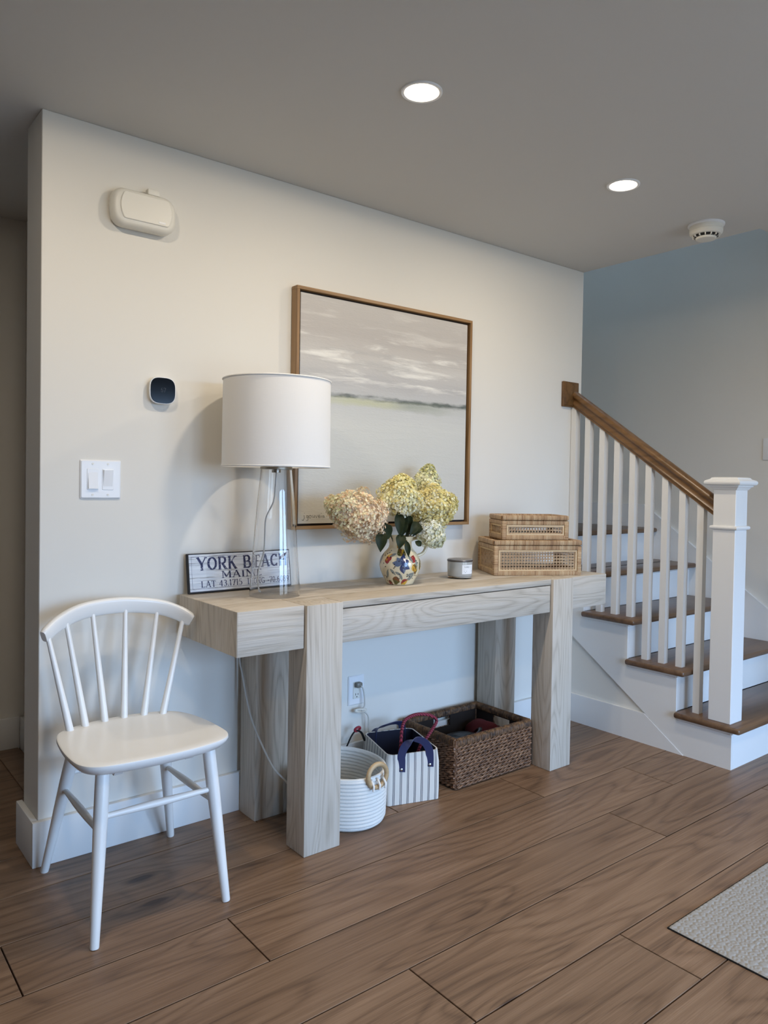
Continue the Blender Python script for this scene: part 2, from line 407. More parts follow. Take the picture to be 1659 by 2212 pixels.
half = [(0.022, 0.0), (0.022, 0.010), (0.026, 0.014), (0.027, 0.022), (0.023, 0.028), (0.021, 0.040), (0.023, 0.050), (0.029, 0.056), (0.031, 0.063), (0.029, 0.074), (0.020, 0.084), (0.008, 0.088)]
sec = [(x, z) for x, z in half] + [(-x, z) for x, z in reversed(half)]
q = MB(); q.loft([[(BX+x, -0.8465, rb(-0.846)+z) for x, z in sec], [(BX+x, -0.017, rb(-0.017)+z) for x, z in sec]]); q.build('handrail', M['rail'], rl, smooth=40)
q = MB(); q.box(2.612, 2.742, -0.017, -0.0005, 1.69, 1.826, 0.004, 2); q.box(2.620, 2.734, -0.021, -0.015, 1.698, 1.818, 0.003, 2); q.build('rosette', M['rail'], rl)

# ------------------------------------------------------------------ wall plate on the stair wall (cut by the frame)
def rounded_rect(cx, cz, w, h, r, n=5):
    out = []
    for sx, sz, a0 in ((1, 1, 0), (-1, 1, pi/2), (-1, -1, pi), (1, -1, 3*pi/2)):
        for i in range(n+1):
            a = a0+pi/2*i/n; out.append((cx+sx*(w/2-r)+r*math.cos(a), cz+sz*(h/2-r)+r*math.sin(a)))
    return out
def plate_y(q, cx, cz, w, h, y_back, y_front, r=0.004, inset=0.004, m=0):
    A = rounded_rect(cx, cz, w, h, r); B = rounded_rect(cx, cz, w-inset*2, h-inset*2, r)
    q.loft([[(x, y_back, z) for x, z in A], [(x, (y_back+y_front)/2, z) for x, z in A], [(x, y_front, z) for x, z in B]], m); return q
wp = thing('wall_plate', 'white switch plate on the grey stair wall at the right edge', 'switch', (XR, -0.64, 1.49))
q = MB(); q.box(XR-0.008, XR, -0.688, -0.571, 1.428, 1.553, 0.003, 2); q.build('plate', M['plastic_white'], wp)
q = MB(); q.box(XR-0.012, XR-0.007, -0.645, -0.612, 1.46, 1.52, 0.002, 1); q.build('rocker', M['plastic_white'], wp)

# ------------------------------------------------------------------ light switch, outlet
sw = thing('light_switch', 'white double light switch plate with two rockers on wall above the chair', 'switch', (0.191, 0, 1.26))
q = MB(); plate_y(q, 0.1905, 1.2595, 0.134, 0.130, 0, -0.007); q.build('plate', M['plastic_white'], sw)
for i, cx in enumerate((0.1635, 0.2135)):
    q = MB(); plate_y(q, cx, 1.2595, 0.038, 0.071, -0.0065, -0.0085, 0.002, 0.001); fr = q.build('rocker_frame', M['plastic_white'], sw)
    q = MB(); t = 0.004 if i == 0 else -0.004
    q.loft([[(cx-0.0155, -0.0075, 1.2595-0.032), (cx+0.0155, -0.0075, 1.2595-0.032), (cx+0.0155, -0.0075, 1.2595+0.032), (cx-0.0155, -0.0075, 1.2595+0.032)],
            [(cx-0.0150, -0.0115-t, 1.2595-0.0315), (cx+0.0150, -0.0115-t, 1.2595-0.0315), (cx+0.0150, -0.0115+t, 1.2595+0.0315), (cx-0.0150, -0.0115+t, 1.2595+0.0315)]])
    q.build('rocker', M['plastic_white'], sw, smooth=0)
    for dz in (0.052, -0.052):
        q = MB(); q.tube([(cx, -0.006, 1.2595+dz), (cx, -0.0085, 1.2595+dz)], 0.0035, 10); q.build('screw', M['plastic'], sw)
ol = thing('wall_outlet', 'white duplex wall outlet under the console table with one plug in', 'outlet', (1.272, 0, 0.37))
q = MB(); plate_y(q, 1.272, 0.370, 0.083, 0.127, 0, -0.007); q.build('plate', M['plastic_white'], ol)
q = MB(); plate_y(q, 1.272, 0.370, 0.038, 0.072, -0.0065, -0.0095, 0.003, 0.001); q.build('receptacle', M['plastic'], ol)
q = MB()
for dx, h in ((-0.006, 0.009), (0.006, 0.007)): q.box(1.272+dx-0.0012, 1.272+dx+0.0012, -0.0099, -0.009, 0.353-h/2, 0.353+h/2)
q.tube([(1.272, -0.0092, 0.342), (1.272, -0.0099, 0.342)], 0.0026, 10)
q.build('slots', M['dark'], ol, smooth=0)

# ------------------------------------------------------------------ alarm box high on the wall
ab = thing('alarm_box', 'cream plastic alarm box with rounded ends high on the wall above the chair', 'alarm box', (0.318, 0, 2.18))
def bulge(cx, cz, w, h, bow, n=5, r=None):
    r = r or min(h*0.26, 0.030); P = rounded_rect(0, 0, w-bow, h, r, n); out = []
    for x, z in P: out.append((cx+x+math.copysign(bow/2, x)*(1-(2*z/h)**2), cz+z))
    # extra points along the bowed ends
    full = []
    for i, p in enumerate(out):
        full.append(p); q_ = out[(i+1) % len(out)]
        if abs(q_[1]-p[1]) > h*0.3:
            for t in (0.2, 0.4, 0.6, 0.8):
                z = p[1]+(q_[1]-p[1])*t; full.append((cx+math.copysign((w-bow)/2+bow/2*(1-(2*(z-cz)/h)**2), p[0]-cx), z))
        elif abs(q_[0]-p[0]) > w*0.3:
            for t in (0.25, 0.5, 0.75): full.append((p[0]+(q_[0]-p[0])*t, p[1]))
    return full
def boxy(q, loops): q.loft(loops)
A0, A, B, D = (bulge(0.318, 2.178, w_, h_, 0.022) for w_, h_ in ((0.210, 0.112), (0.222, 0.126), (0.212, 0.116), (0.196, 0.100)))
q = MB()
q.loft([[(x, 0, z) for x, z in A0], [(x, -0.012, z) for x, z in A], [(x, -0.036, z) for x, z in A], [(x, -0.047, z) for x, z in B], [(x, -0.053, z) for x, z in D]])
q.build('housing', M['plastic'], ab, smooth=50)
q = MB(); E1 = bulge(0.321, 2.182, 0.178, 0.090, 0.026, 3, 0.005); E2 = bulge(0.321, 2.182, 0.174, 0.086, 0.026, 3, 0.005)
q.loft([[(x, -0.052, z) for x, z in E1], [(x, -0.0555, z) for x, z in E1], [(x, -0.057, z) for x, z in E2]]); q.build('cover', M['plastic'], ab, smooth=25)
q = MB(); q.box(0.362, 0.386, -0.0578, -0.0565, 2.143, 2.150, 0.0005, 1); q.build('badge', M['plastic_white'], ab)
q = MB(); q.box(0.330, 0.372, -0.040, -0.012, 2.240, 2.262, 0.005, 2); q.build('clip', M['plastic'], ab)

# ------------------------------------------------------------------ thermostat
def squircle(cx, cz, a, p=3.2, n=40):
    out = []
    for i in range(n):
        t = 2*pi*i/n; c, s_ = math.cos(t), math.sin(t)
        out.append((cx+a*math.copysign(abs(c)**(2/p), c), cz+a*math.copysign(abs(s_)**(2/p), s_)))
    return out
th = thing('thermostat', 'rounded black screen thermostat with white rim reading 67 on the wall', 'thermostat', (0.395, 0, 1.575))
q = MB(); q.loft([[(x, 0, z) for x, z in squircle(0.395, 1.575, 0.040)], [(x, -0.012, z) for x, z in squircle(0.395, 1.575, 0.046)], [(x, -0.021, z) for x, z in squircle(0.395, 1.575, 0.0475)], [(x, -0.0255, z) for x, z in squircle(0.395, 1.575, 0.0465)]])
q.build('housing', M['plastic_white'], th, smooth=50)
M['screen'] = plain('black_glass', C(6, 7, 9), 0.12, bump=(10, 0.002, 0.0005), spec=0.18)
q = MB(); q.loft([[(x, -0.025, z) for x, z in squircle(0.395, 1.575, 0.0450)], [(x, -0.0275, z) for x, z in squircle(0.395, 1.575, 0.0440)]]); q.build('screen', M['screen'], th, smooth=30)

# ------------------------------------------------------------------ lettering (drawn as strokes)
def arc(cx, cy, rx, ry, a0, a1, n=12): return [(cx+rx*math.cos(math.radians(a0+(a1-a0)*i/n)), cy+ry*math.sin(math.radians(a0+(a1-a0)*i/n))) for i in range(n+1)]
F, T = 'F', 't'
G = {
 'Y': (0.86, [(F, [(0.08, 1), (0.43, 0.45)]), (T, [(0.80, 1), (0.43, 0.45)]), (F, [(0.43, 0.48), (0.43, 0)])], [(0.08, 1), (0.80, 1), (0.43, 0)]),
 'O': (0.90, [(F, arc(0.45, 0.5, 0.34, 0.44, 0, 360, 28))], []),
 'R': (0.86, [(F, [(0.17, 0), (0.17, 1)]), (T, [(0.17, 0.96), (0.45, 0.96)]), (F, arc(0.45, 0.72, 0.24, 0.24, 90, -90)), (T, [(0.45, 0.48), (0.17, 0.48)]), (F, [(0.40, 0.48), (0.72, 0.03)])], [(0.17, 0), (0.17, 1), (0.76, 0)]),
 'K': (0.88, [(F, [(0.17, 0), (0.17, 1)]), (T, [(0.72, 1), (0.22, 0.42)]), (F, [(0.36, 0.55), (0.74, 0)])], [(0.17, 0), (0.17, 1), (0.72, 1), (0.74, 0)]),
 'B': (0.82, [(F, [(0.17, 0), (0.17, 1)]), (T, [(0.17, 0.96), (0.42, 0.96)]), (F, arc(0.42, 0.74, 0.22, 0.22, 90, -90)), (T, [(0.42, 0.52), (0.17, 0.52)]), (F, arc(0.44, 0.28, 0.26, 0.25, 90, -90)), (T, [(0.44, 0.04), (0.17, 0.04)])], [(0.17, 0), (0.17, 1)]),
 'E': (0.74, [(F, [(0.17, 0), (0.17, 1)]), (T, [(0.17, 0.96), (0.62, 0.96)]), (T, [(0.17, 0.52), (0.48, 0.52)]), (T, [(0.17, 0.04), (0.64, 0.04)]), (T, [(0.62, 1), (0.62, 0.8)]), (T, [(0.64, 0), (0.64, 0.2)])], [(0.17, 0), (0.17, 1)]),
 'A': (0.90, [(T, [(0.10, 0), (0.45, 1)]), (F, [(0.45, 1), (0.80, 0)]), (T, [(0.24, 0.34), (0.66, 0.34)])], [(0.10, 0), (0.80, 0)]),
 'C': (0.84, [(F, arc(0.46, 0.5, 0.34, 0.44, 48, 312, 22)), (T, [(0.70, 0.98), (0.70, 0.74)]), (T, [(0.70, 0.02), (0.70, 0.26)])], []),
 'H': (0.94, [(F, [(0.18, 0), (0.18, 1)]), (F, [(0.76, 0), (0.76, 1)]), (T, [(0.18, 0.52), (0.76, 0.52)])], [(0.18, 0), (0.18, 1), (0.76, 0), (0.76, 1)]),
 'M': (1.10, [(T, [(0.16, 0), (0.16, 1)]), (F, [(0.16, 1), (0.55, 0.15)]), (T, [(0.55, 0.15), (0.92, 1)]), (F, [(0.92, 1), (0.92, 0)])], [(0.16, 0), (0.12, 1), (0.96, 1), (0.92, 0)]),
 'I': (0.44, [(F, [(0.22, 0), (0.22, 1)])], [(0.22, 0), (0.22, 1)]),
 'N': (0.92, [(T, [(0.16, 0), (0.16, 1)]), (F, [(0.16, 1), (0.76, 0)]), (T, [(0.76, 0), (0.76, 1)])], [(0.16, 0), (0.12, 1), (0.76, 1)]),
 'L': (0.74, [(F, [(0.18, 0), (0.18, 1)]), (T, [(0.18, 0.04), (0.66, 0.04)]), (T, [(0.66, 0), (0.66, 0.25)])], [(0.18, 0), (0.18, 1)]),
 'T': (0.82, [(F, [(0.41, 0), (0.41, 1)]), (T, [(0.06, 0.96), (0.76, 0.96)]), (T, [(0.06, 1), (0.06, 0.76)]), (T, [(0.76, 1), (0.76, 0.76)])], [(0.41, 0)]),
 'G': (0.88, [(F, arc(0.46, 0.5, 0.34, 0.44, 48, 330, 22)), (F, [(0.72, 0.05), (0.72, 0.42)]), (T, [(0.54, 0.42), (0.82, 0.42)]), (T, [(0.70, 0.98), (0.70, 0.74)])], []),
 'S': (0.72, [(F, arc(0.36, 0.74, 0.24, 0.22, 35, 270, 14)), (F, arc(0.36, 0.27, 0.25, 0.25, 90, -145, 14))], []),
 'D': (0.88, [(F, [(0.18, 0), (0.18, 1)]), (T, [(0.18, 0.96), (0.40, 0.96)]), (F, arc(0.40, 0.5, 0.34, 0.46, 90, -90, 16)), (T, [(0.40, 0.04), (0.18, 0.04)])], [(0.18, 0), (0.18, 1)]),
 '4': (0.70, [(F, [(0.48, 0), (0.48, 1)]), (T, [(0.48, 1), (0.06, 0.3)]), (T, [(0.06, 0.28), (0.64, 0.28)])], [(0.48, 0)]),
 '3': (0.64, [(F, arc(0.30, 0.74, 0.21, 0.22, 150, -80, 12)), (F, arc(0.30, 0.27, 0.24, 0.25, 90, -150, 14))], []),
 '1': (0.46, [(F, [(0.24, 0), (0.24, 1)]), (T, [(0.24, 1), (0.06, 0.82)])], [(0.24, 0)]),
 '7': (0.62, [(T, [(0.06, 0.95), (0.58, 0.95)]), (F, [(0.57, 0.97), (0.22, 0)]), (T, [(0.06, 1), (0.06, 0.78)])], []),
 '5': (0.64, [(T, [(0.14, 0.95), (0.54, 0.95)]), (T, [(0.14, 0.97), (0.13, 0.56)]), (F, arc(0.28, 0.32, 0.25, 0.29, 120, -150, 16))], []),
 '0': (0.66, [(F, arc(0.33, 0.5, 0.23, 0.46, 0, 360, 24))], []),
 '6': (0.66, [(F, arc(0.33, 0.30, 0.22, 0.27, 0, 360, 22)), (F, arc(0.50, 0.36, 0.40, 0.60, 100, 190, 10))], []),
 '8': (0.66, [(F, arc(0.33, 0.74, 0.19, 0.22, 0, 360, 20)), (F, arc(0.33, 0.27, 0.23, 0.25, 0, 360, 20))], []),
 '9': (0.66, [(F, arc(0.33, 0.70, 0.22, 0.27, 0, 360, 22)), (F, arc(0.16, 0.64, 0.40, 0.60, -80, 10, 10))], []),
 '.': (0.28, [(F, [(0.14, 0.0), (0.14, 0.14)])], []), '-': (0.44, [(F, [(0.06, 0.40), (0.38, 0.40)])], []), '+': (0.7, [(T, [(0.1, 0.5), (0.6, 0.5)]), (T, [(0.35, 0.25), (0.35, 0.75)])], []), ' ': (0.42, [], []),
}
def text_w(s_, sp=0.06): return sum(G[c][0]+sp for c in s_)-sp
def letters(q, s_, x, z, h, sx, place, wF=0.17, wT=0.075, sp=0.06, serif=0.13, slope=0.0, d=0.0004):
    """Strokes of the string from (x,z), cap height h, x-scale sx; place(u,v,d) maps to 3-D."""
    cx = x
    for ch in s_:
        w, strokes, ser = G[ch]
        for kind, pl in strokes:
            hw = (wF if kind == F else wT)/2; n = len(pl); closed = n > 3 and abs(pl[0][0]-pl[-1][0]) < 1e-6 and abs(pl[0][1]-pl[-1][1]) < 1e-6
            L_, R_ = [], []
            for i in range(n):
                a = pl[i-1] if i > 0 else (pl[-2] if closed else pl[0]); b_ = pl[i+1] if i < n-1 else (pl[1] if closed else pl[-1])
                dx, dy = b_[0]-a[0], b_[1]-a[1]; l = math.hypot(dx, dy) or 1
                k = hw
                if kind == F and n > 5: k = hw*(0.45+0.55*abs(dy/l))       # thick uprights, thin tops on curves
                L_.append((pl[i][0]-dy/l*k, pl[i][1]+dx/l*k)); R_.append((pl[i][0]+dy/l*k, pl[i][1]-dx/l*k))
            P = [place(cx+p[0]*h*sx, z+p[1]*h+slope*(cx+p[0]*h*sx-x), d) for p in L_+R_]
            q.add(P, [(i, i+1, n+i+1, n+i) for i in range(n-1)])
        for sxx, sy in ser:
            y0 = sy if sy == 0 else sy-0.075
            P = [place(cx+(sxx+a)*h*sx, z+(y0+b_)*h+slope*(cx+sxx*h*sx-x), d*1.2) for a, b_ in ((-serif, 0), (serif, 0), (serif, 0.075), (-serif, 0.075))]
            q.add(P, [(0, 1, 2, 3)])
        cx += (w+sp)*h*sx
    return cx
M['digit'] = plain('dim_display_digits', C(52, 56, 60), 0.4, bump=(50, 0.01, 0.0005))
q = MB(); letters(q, '67', 0.386, 1.569, 0.016, 0.9, lambda u, v, d: (u, -0.0276-d, v), 0.07, 0.06, 0.06, 0.0)
q.build('display_digits', M['digit'], th, smooth=0, fixn=False)

# ------------------------------------------------------------------ ceiling fixtures
M['emit'] = NB('lamp_diffuser').mat
_n = M['emit'].node_tree; _p = [x for x in _n.nodes if x.type == 'BSDF_PRINCIPLED'][0]
_p.inputs['Emission Color'].default_value = (1.0, 0.84, 0.62, 1); _p.inputs['Emission Strength'].default_value = 14.0; _p.inputs['Base Color'].default_value = C(240, 235, 225)
def downlight(x, y, label, power):
    t = thing('recessed_light', label, 'ceiling light', (x, y, H), 0, 'recessed lights in the ceiling')
    q = MB(); q.lathe([(0.063, H-0.0002), (0.063, H-0.004), (0.060, H-0.006), (0.053, H-0.005), (0.0505, H-0.001)], (x, y), 40, capb=False, capt=False); q.build('trim_ring', M['plastic_white'], t, smooth=40)
    q = MB(); q.lathe([(0.0505, H-0.0012), (0.001, H-0.0018)], (x, y), 40, capb=False); q.build('diffuser', M['emit'], t)
    l = bpy.data.lights.new('lamp', 'AREA'); l.shape = 'DISK'; l.size = 0.10; l.energy = power; l.color = WARM; l.spread = pi
    o = bpy.data.objects.new('lamp', l); COL.objects.link(o); o.location = (x, y, H-0.009)
    l = bpy.data.lights.new('lamp_wall_fill', 'SPOT'); l.spot_size = pi; l.spot_blend = 0.05; l.energy = power*0.42; l.color = WARM; l.shadow_soft_size = 0.045      # added spot that brightens the upper wall; the diffuser is flat
    o = bpy.data.objects.new('lamp_wall_fill', l); COL.objects.link(o); o.location = (x, y, H-0.012)
LP = 7.6
downlight(0.846, -0.871, 'bright recessed ceiling light above the glass table lamp', LP)
downlight(1.899, -0.855, 'bright recessed ceiling light nearer the stairs and smoke detector', LP)
for x, y, lab in ((-0.21, -0.87, 'recessed ceiling light out of view to the left of the alarm box'), (0.846, -2.6, 'recessed ceiling light out of view behind the table lamp row'), (1.899, -2.6, 'recessed ceiling light out of view over the door mat')):
    downlight(x, y, lab, LP)
sd = thing('smoke_detector', 'round white smoke detector with vented rim on the ceiling near the stairs', 'smoke detector', (2.56, -0.835, H))
c = (2.56, -0.835)
q = MB(); q.lathe([(0.078, H-0.0002), (0.078, H-0.006), (0.074, H-0.009), (0.068, H-0.010)], c, 48); q.build('mounting_plate', M['plastic_white'], sd)
q = MB(); q.lathe([(0.0705, H-0.009), (0.0705, H-0.026), (0.0690, H-0.027), (0.0690, H-0.029), (0.0705, H-0.030), (0.0695, H-0.040), (0.063, H-0.047), (0.056, H-0.049)], c, 48); q.build('housing', M['plastic'], sd)
q = MB(); q.lathe([(0.055, H-0.047), (0.052, H-0.056), (0.044, H-0.058)], c, 40); vent = q.build('vent_ring', M['dark'], sd)
q = MB()
for k in range(14):
    a = 2*pi*k/14; q.box(0.046, 0.0575, -0.0025, 0.0025, -0.0575, -0.0465, M=Matrix.Translation((c[0], c[1], H)) @ Matrix.Rotation(a, 4, 'Z'))
q.build('vent_ribs', M['plastic'], vent, smooth=0)
q = MB(); q.lathe([(0.044, H-0.054), (0.0445, H-0.061), (0.041, H-0.066), (0.03, H-0.068)], c, 40); q.build('test_button', M['plastic'], sd)

# ------------------------------------------------------------------ painting
pt = thing('framed_painting', 'large square landscape painting in a thin oak frame leaning on nothing, hung above the table', 'painting', (1.41, 0, 1.56))
pt['label'] = 'large square pale seascape painting in thin oak frame hung above the console table'
PX0, PX1, PZ0, PZ1 = 0.926, 1.892, 1.072, 2.036
fw, fy = 0.013, -0.045
for nm, a in (('top', (PX0, PX1, PZ1-fw, PZ1)), ('bottom', (PX0, PX1, PZ0, PZ0+fw))):
    q = MB(); q.box(a[0], a[1], fy, -0.004, a[2], a[3], 0.001, 1); q.build('frame_rail', M['frame'], pt)
for a in ((PX0, PX0+fw), (PX1-fw, PX1)):
    q = MB(); q.box(a[0], a[1], fy, -0.004, PZ0+fw, PZ1-fw, 0.001, 1); q.build('frame_stile', M['frame_z'], pt)
q = MB(); q.box(PX0+fw, PX1-fw, -0.020, -0.006, PZ0+fw, PZ1-fw); q.build('backing', plain('dark_frame_rebate', C(46, 36, 28), 0.7, bump=(40, .05, .001)), pt, smooth=0)
cvm = NB('painted_canvas')
tc = cvm.n('TexCoord'); sp = cvm.n('SeparateXYZ'); cvm.l(tc.outputs['Object'], sp.inputs[0])
CW = PX1-PX0-2*fw-0.02
u = cvm.math('DIVIDE', cvm.math('ADD', sp.outputs[0], CW/2), CW); v = cvm.math('DIVIDE', cvm.math('ADD', sp.outputs[2], CW/2), CW)
wob = cvm.noise(cvm.coord((2.2, 1, 7)), 1.3, 4, 0.6)
vv = cvm.math('ADD', v, cvm.math('MULTIPLY', cvm.math('SUBTRACT', wob, 0.5), 0.07))
base = cvm.ramp(vv, (0.0, C(190, 186, 174)), (0.08, C(198, 196, 188)), (0.45, C(203, 203, 197)), (0.55, C(194, 195, 193)), (0.64, C(182, 181, 180)), (0.74, C(196, 193, 188)), (0.85, C(182, 177, 172)), (1.0, C(190, 186, 181)))
s1 = cvm.noise(cvm.coord((1.6, 1, 13), loc=(3, 0, 0.4)), 1.7, 5, 0.62, 0.4)
streak = cvm.ramp(s1, (0.52, 0.0), (0.66, 1.0))
band = cvm.ramp(v, (0.60, 0.0), (0.66, 1.0), (0.80, 0.9), (0.88, 0.35), (1.0, 0.35))
col = cvm.mix(cvm.math('MULTIPLY', streak, cvm.math('MULTIPLY', band, 0.95)), base, C(232, 230, 223))
s2 = cvm.noise(cvm.coord((1.2, 1, 16), loc=(9, 0, 2)), 1.6, 5, 0.65, 0.3)
col = cvm.mix(cvm.math('MULTIPLY', cvm.ramp(s2, (0.5, 0.0), (0.72, 1.0)), cvm.math('MULTIPLY', band, 0.55)), col, C(160, 161, 161))
# horizon
hn = cvm.noise(cvm.coord((3.6, 1, 9)), 1.6, 6, 0.7)
hv = cvm.math('ADD', cvm.math('SUBTRACT', v, 0.574), cvm.math('MULTIPLY', cvm.math('SUBTRACT', hn, 0.5), 0.045))
line = cvm.ramp(cvm.math('ABSOLUTE', hv), (0.0, 1.0), (0.007, 0.85), (0.016, 0.0))
col = cvm.mix(cvm.math('MULTIPLY', line, cvm.ramp(cvm.noise(cvm.coord((4, 1, 20)), 2.0, 4), (0.36, 0.15), (0.6, 1.0))), col, C(88, 96, 92))
yel = cvm.ramp(cvm.math('ABSOLUTE', cvm.math('ADD', hv, 0.024)), (0.0, 1.0), (0.012, 0.7), (0.024, 0.0))
ux = cvm.ramp(u, (0.10, 0.5), (0.3, 1.0), (0.5, 0.9), (0.62, 0.15), (1.0, 0.05))
col = cvm.mix(cvm.math('MULTIPLY', cvm.math('MULTIPLY', yel, ux), 0.6), col, C(186, 188, 136))
gry = cvm.ramp(cvm.math('ABSOLUTE', cvm.math('ADD', hv, 0.022)), (0.0, 1.0), (0.018, 0.6), (0.03, 0.0))
ux2 = cvm.ramp(u, (0.48, 0.0), (0.62, 1.0), (0.78, 0.7), (0.92, 0.1))
col = cvm.mix(cvm.math('MULTIPLY', cvm.math('MULTIPLY', gry, ux2), 0.65), col, C(140, 148, 132))
cvm.set(Base_Color=col, Roughness=0.6)
cvm.bump(cvm.math('ADD', cvm.noise(cvm.coord((60, 60, 260)), 1.0, 3), cvm.math('MULTIPLY', s1, 3.0)), 0.35, 0.002)
q = MB(); hw = CW/2; q.box(-hw, hw, -0.014, 0.0, -hw, hw, 0.001, 1)
cv = q.build('canvas', cvm.mat, pt, world=False); cv.location = (0.5*(PX0+PX1)-1.41, -0.020, 0.5*(PZ0+PZ1)-1.56)
M['ink'] = plain('dark_ink', C(72, 72, 66), 0.6, bump=(50, 0.02, 0.001))
sig = [[(0.010, 0.014), (0.013, 0.004), (0.008, -0.006), (0.001, -0.004)], [(0.013, 0.021), (0.0135, 0.023)],
       [(0.030, 0.012), (0.023, 0.013), (0.022, 0.004), (0.029, 0.004), (0.031, 0.013), (0.030, -0.006), (0.022, -0.008)],
       arc(0.040, 0.008, 0.005, 0.006, 0, 360, 10), [(0.050, 0.014), (0.052, 0.004), (0.058, 0.006), (0.059, 0.014), (0.060, 0.003)],
       [(0.065, 0.013), (0.070, 0.003), (0.075, 0.014)], [(0.079, 0.008), (0.086, 0.009), (0.083, 0.015), (0.079, 0.009), (0.082, 0.003), (0.088, 0.005)],
       [(0.092, 0.012), (0.093, 0.003)], [(0.093, 0.020), (0.0935, 0.022)], [(0.107, 0.012), (0.099, 0.010), (0.101, 0.003), (0.107, 0.009), (0.109, 0.003)]]
q = MB()
for pl in sig: q.tube([(-hw+0.018+x, -0.0144, -hw+0.020+z) for x, z in pl], 0.0008, 5)
q.build('signature', M['ink'], cv, world=False)

# ------------------------------------------------------------------ console table
ct = thing('console_table', 'pale limed wood console table with chunky square legs against the wall', 'table', (1.425, -0.25, 0))
TX0, TX1, ZT, ST = 0.4647, 2.3851, 0.85, 0.145
A0, A1, B0, B1 = 0.7116, 0.8613, 1.9846, 2.1265
YFr = -0.4717
def tb(name, x0, x1, y0, y1, z0, z1, mat, bev=0.002): q = MB(); q.box(x0, x1, y0, y1, z0, z1, bev, 2); return q.build(name, M[mat], ct)
for x0, x1 in ((A0, A1), (B0, B1)):
    tb('leg', x0+0.0015, x1-0.0015, -0.4845, -0.3685, 0.0, ZT, 'table_z', 0.003)
    tb('leg', x0, x1, -0.144, -0.026, 0.0, ZT-ST, 'table_z', 0.003)
tb('end_block', TX0, A0-0.0015, YFr, -0.3180, ZT-ST, ZT, 'table_x'); tb('end_block', B1+0.0015, TX1, YFr, -0.3180, ZT-ST, ZT, 'table_x')
tb('top_board', A1+0.0005, B0-0.0005, YFr, -0.3180, ZT-0.024, ZT, 'table_x')
for x0, x1 in ((A0, A1), (B0, B1)): tb('top_board', x0, x1, -0.3675, -0.3180, ZT-ST, ZT, 'table_x', 0.001)
tb('drawer_front', A1+0.002, B0-0.004, YFr+0.001, YFr+0.02, ZT-ST+0.0, ZT-0.0275, 'table_x')
tb('apron', A1+0.0005, B0-0.0005, YFr+0.022, -0.319, ZT-ST+0.002, ZT-0.0285, 'table_x', 0.001)
for xa in (TX0-0.0016, TX1+0.0001):
    for ya, yb_ in ((YFr+0.001, -0.3178), (-0.3168, -0.1680), (-0.1672, -0.0265)): tb('end_panel', xa, xa+0.0015, ya, yb_, ZT-ST+0.001, ZT-0.001, 'table_z', 0.0)
tb('top_board', TX0, TX1, -0.3170, -0.1680, ZT-ST, ZT, 'table_x', 0.001); tb('top_board', TX0, TX1, -0.1675, -0.0260, ZT-ST, ZT, 'table_x', 0.001)

# ------------------------------------------------------------------ chair
ch = thing('spindle_chair', 'white painted spindle back wooden chair in front of the wall corner', 'chair', (0.20, -0.35, 0))
SZ = 0.490
out = [(-0.011, -0.250), (-0.026, -0.345), (-0.030, -0.440), (-0.022, -0.515), (0.015, -0.558), (0.090, -0.574), (0.196, -0.581), (0.300, -0.574), (0.382, -0.552), (0.418, -0.510), (0.425, -0.44), (0.420, -0.345), (0.402, -0.252), (0.365, -0.195), (0.292, -0.163), (0.195, -0.152), (0.098, -0.162), (0.020, -0.196)]
ol_ = crom([(x, y, 0) for x, y in out], 5, True); cxs, cys = 0.196, -0.37
def ring(s_, z): return [(cxs+(p.x-cxs)*s_, cys+(p.y-cys)*s_, z) for p in ol_]
q = MB(); q.loft([ring(0.86, SZ-0.034), ring(0.93, SZ-0.030), ring(0.985, SZ-0.016), ring(1.0, SZ-0.008), ring(0.995, SZ-0.002), ring(0.975, SZ), ring(0.8, SZ-0.002), ring(0.45, SZ-0.004)]); q.build('seat', M['white_gloss'], ch, smooth=45)
feet = {'FL': ((0.006, -0.562), (0.048, -0.490)), 'FR': ((0.391, -0.562), (0.362, -0.490)), 'BL': ((0.007, -0.057), (0.059, -0.205)), 'BR': ((0.424, -0.063), (0.335, -0.205))}
def legp(k, z):
    a, b_ = feet[k]; t = z/0.455; return Vector((a[0]+(b_[0]-a[0])*t, a[1]+(b_[1]-a[1])*t, z))
for k in feet:
    q = MB(); zs = [0.0, 0.004, 0.10, 0.22, 0.32, 0.41, 0.466]; rs = [0.0115, 0.0125, 0.0145, 0.0175, 0.0195, 0.0195, 0.019]
    q.tube([legp(k, z) for z in zs], rs, 20); q.build('leg', M['white_gloss'], ch, smooth=50)
for a, b_, za, zb in (('FL', 'FR', 0.329, 0.329), ('FL', 'BL', 0.290, 0.290), ('FR', 'BR', 0.290, 0.290), ('BL', 'BR', 0.345, 0.345)):
    q = MB(); p0, p1 = legp(a, za), legp(b_, zb); ps = [p0+(p1-p0)*t for t in (0, 0.15, 0.35, 0.5, 0.65, 0.85, 1)]
    q.tube(ps, [0.0075, 0.0085, 0.0105, 0.011, 0.0105, 0.0085, 0.0075], 14); q.build('stretcher', M['white_gloss'], ch, smooth=50)
for x0, s_ in ((0.093, 1), (0.305, 1)):
    q = MB(); q.prism([(-0.515, SZ-0.032), (-0.19, SZ-0.032), (-0.22, SZ-0.05), (-0.48, SZ-0.065)], 0, x0-0.012, x0+0.012); q.build('seat_batten', M['white_gloss'], ch, smooth=0)
crest = crom([(-0.029, -0.172, 0.779), (0.024, -0.142, 0.811), (0.105, -0.117, 0.838), (0.226, -0.103, 0.844), (0.340, -0.116, 0.831), (0.408, -0.140, 0.807), (0.449, -0.168, 0.779)], 7)
q = MB(); loops = []
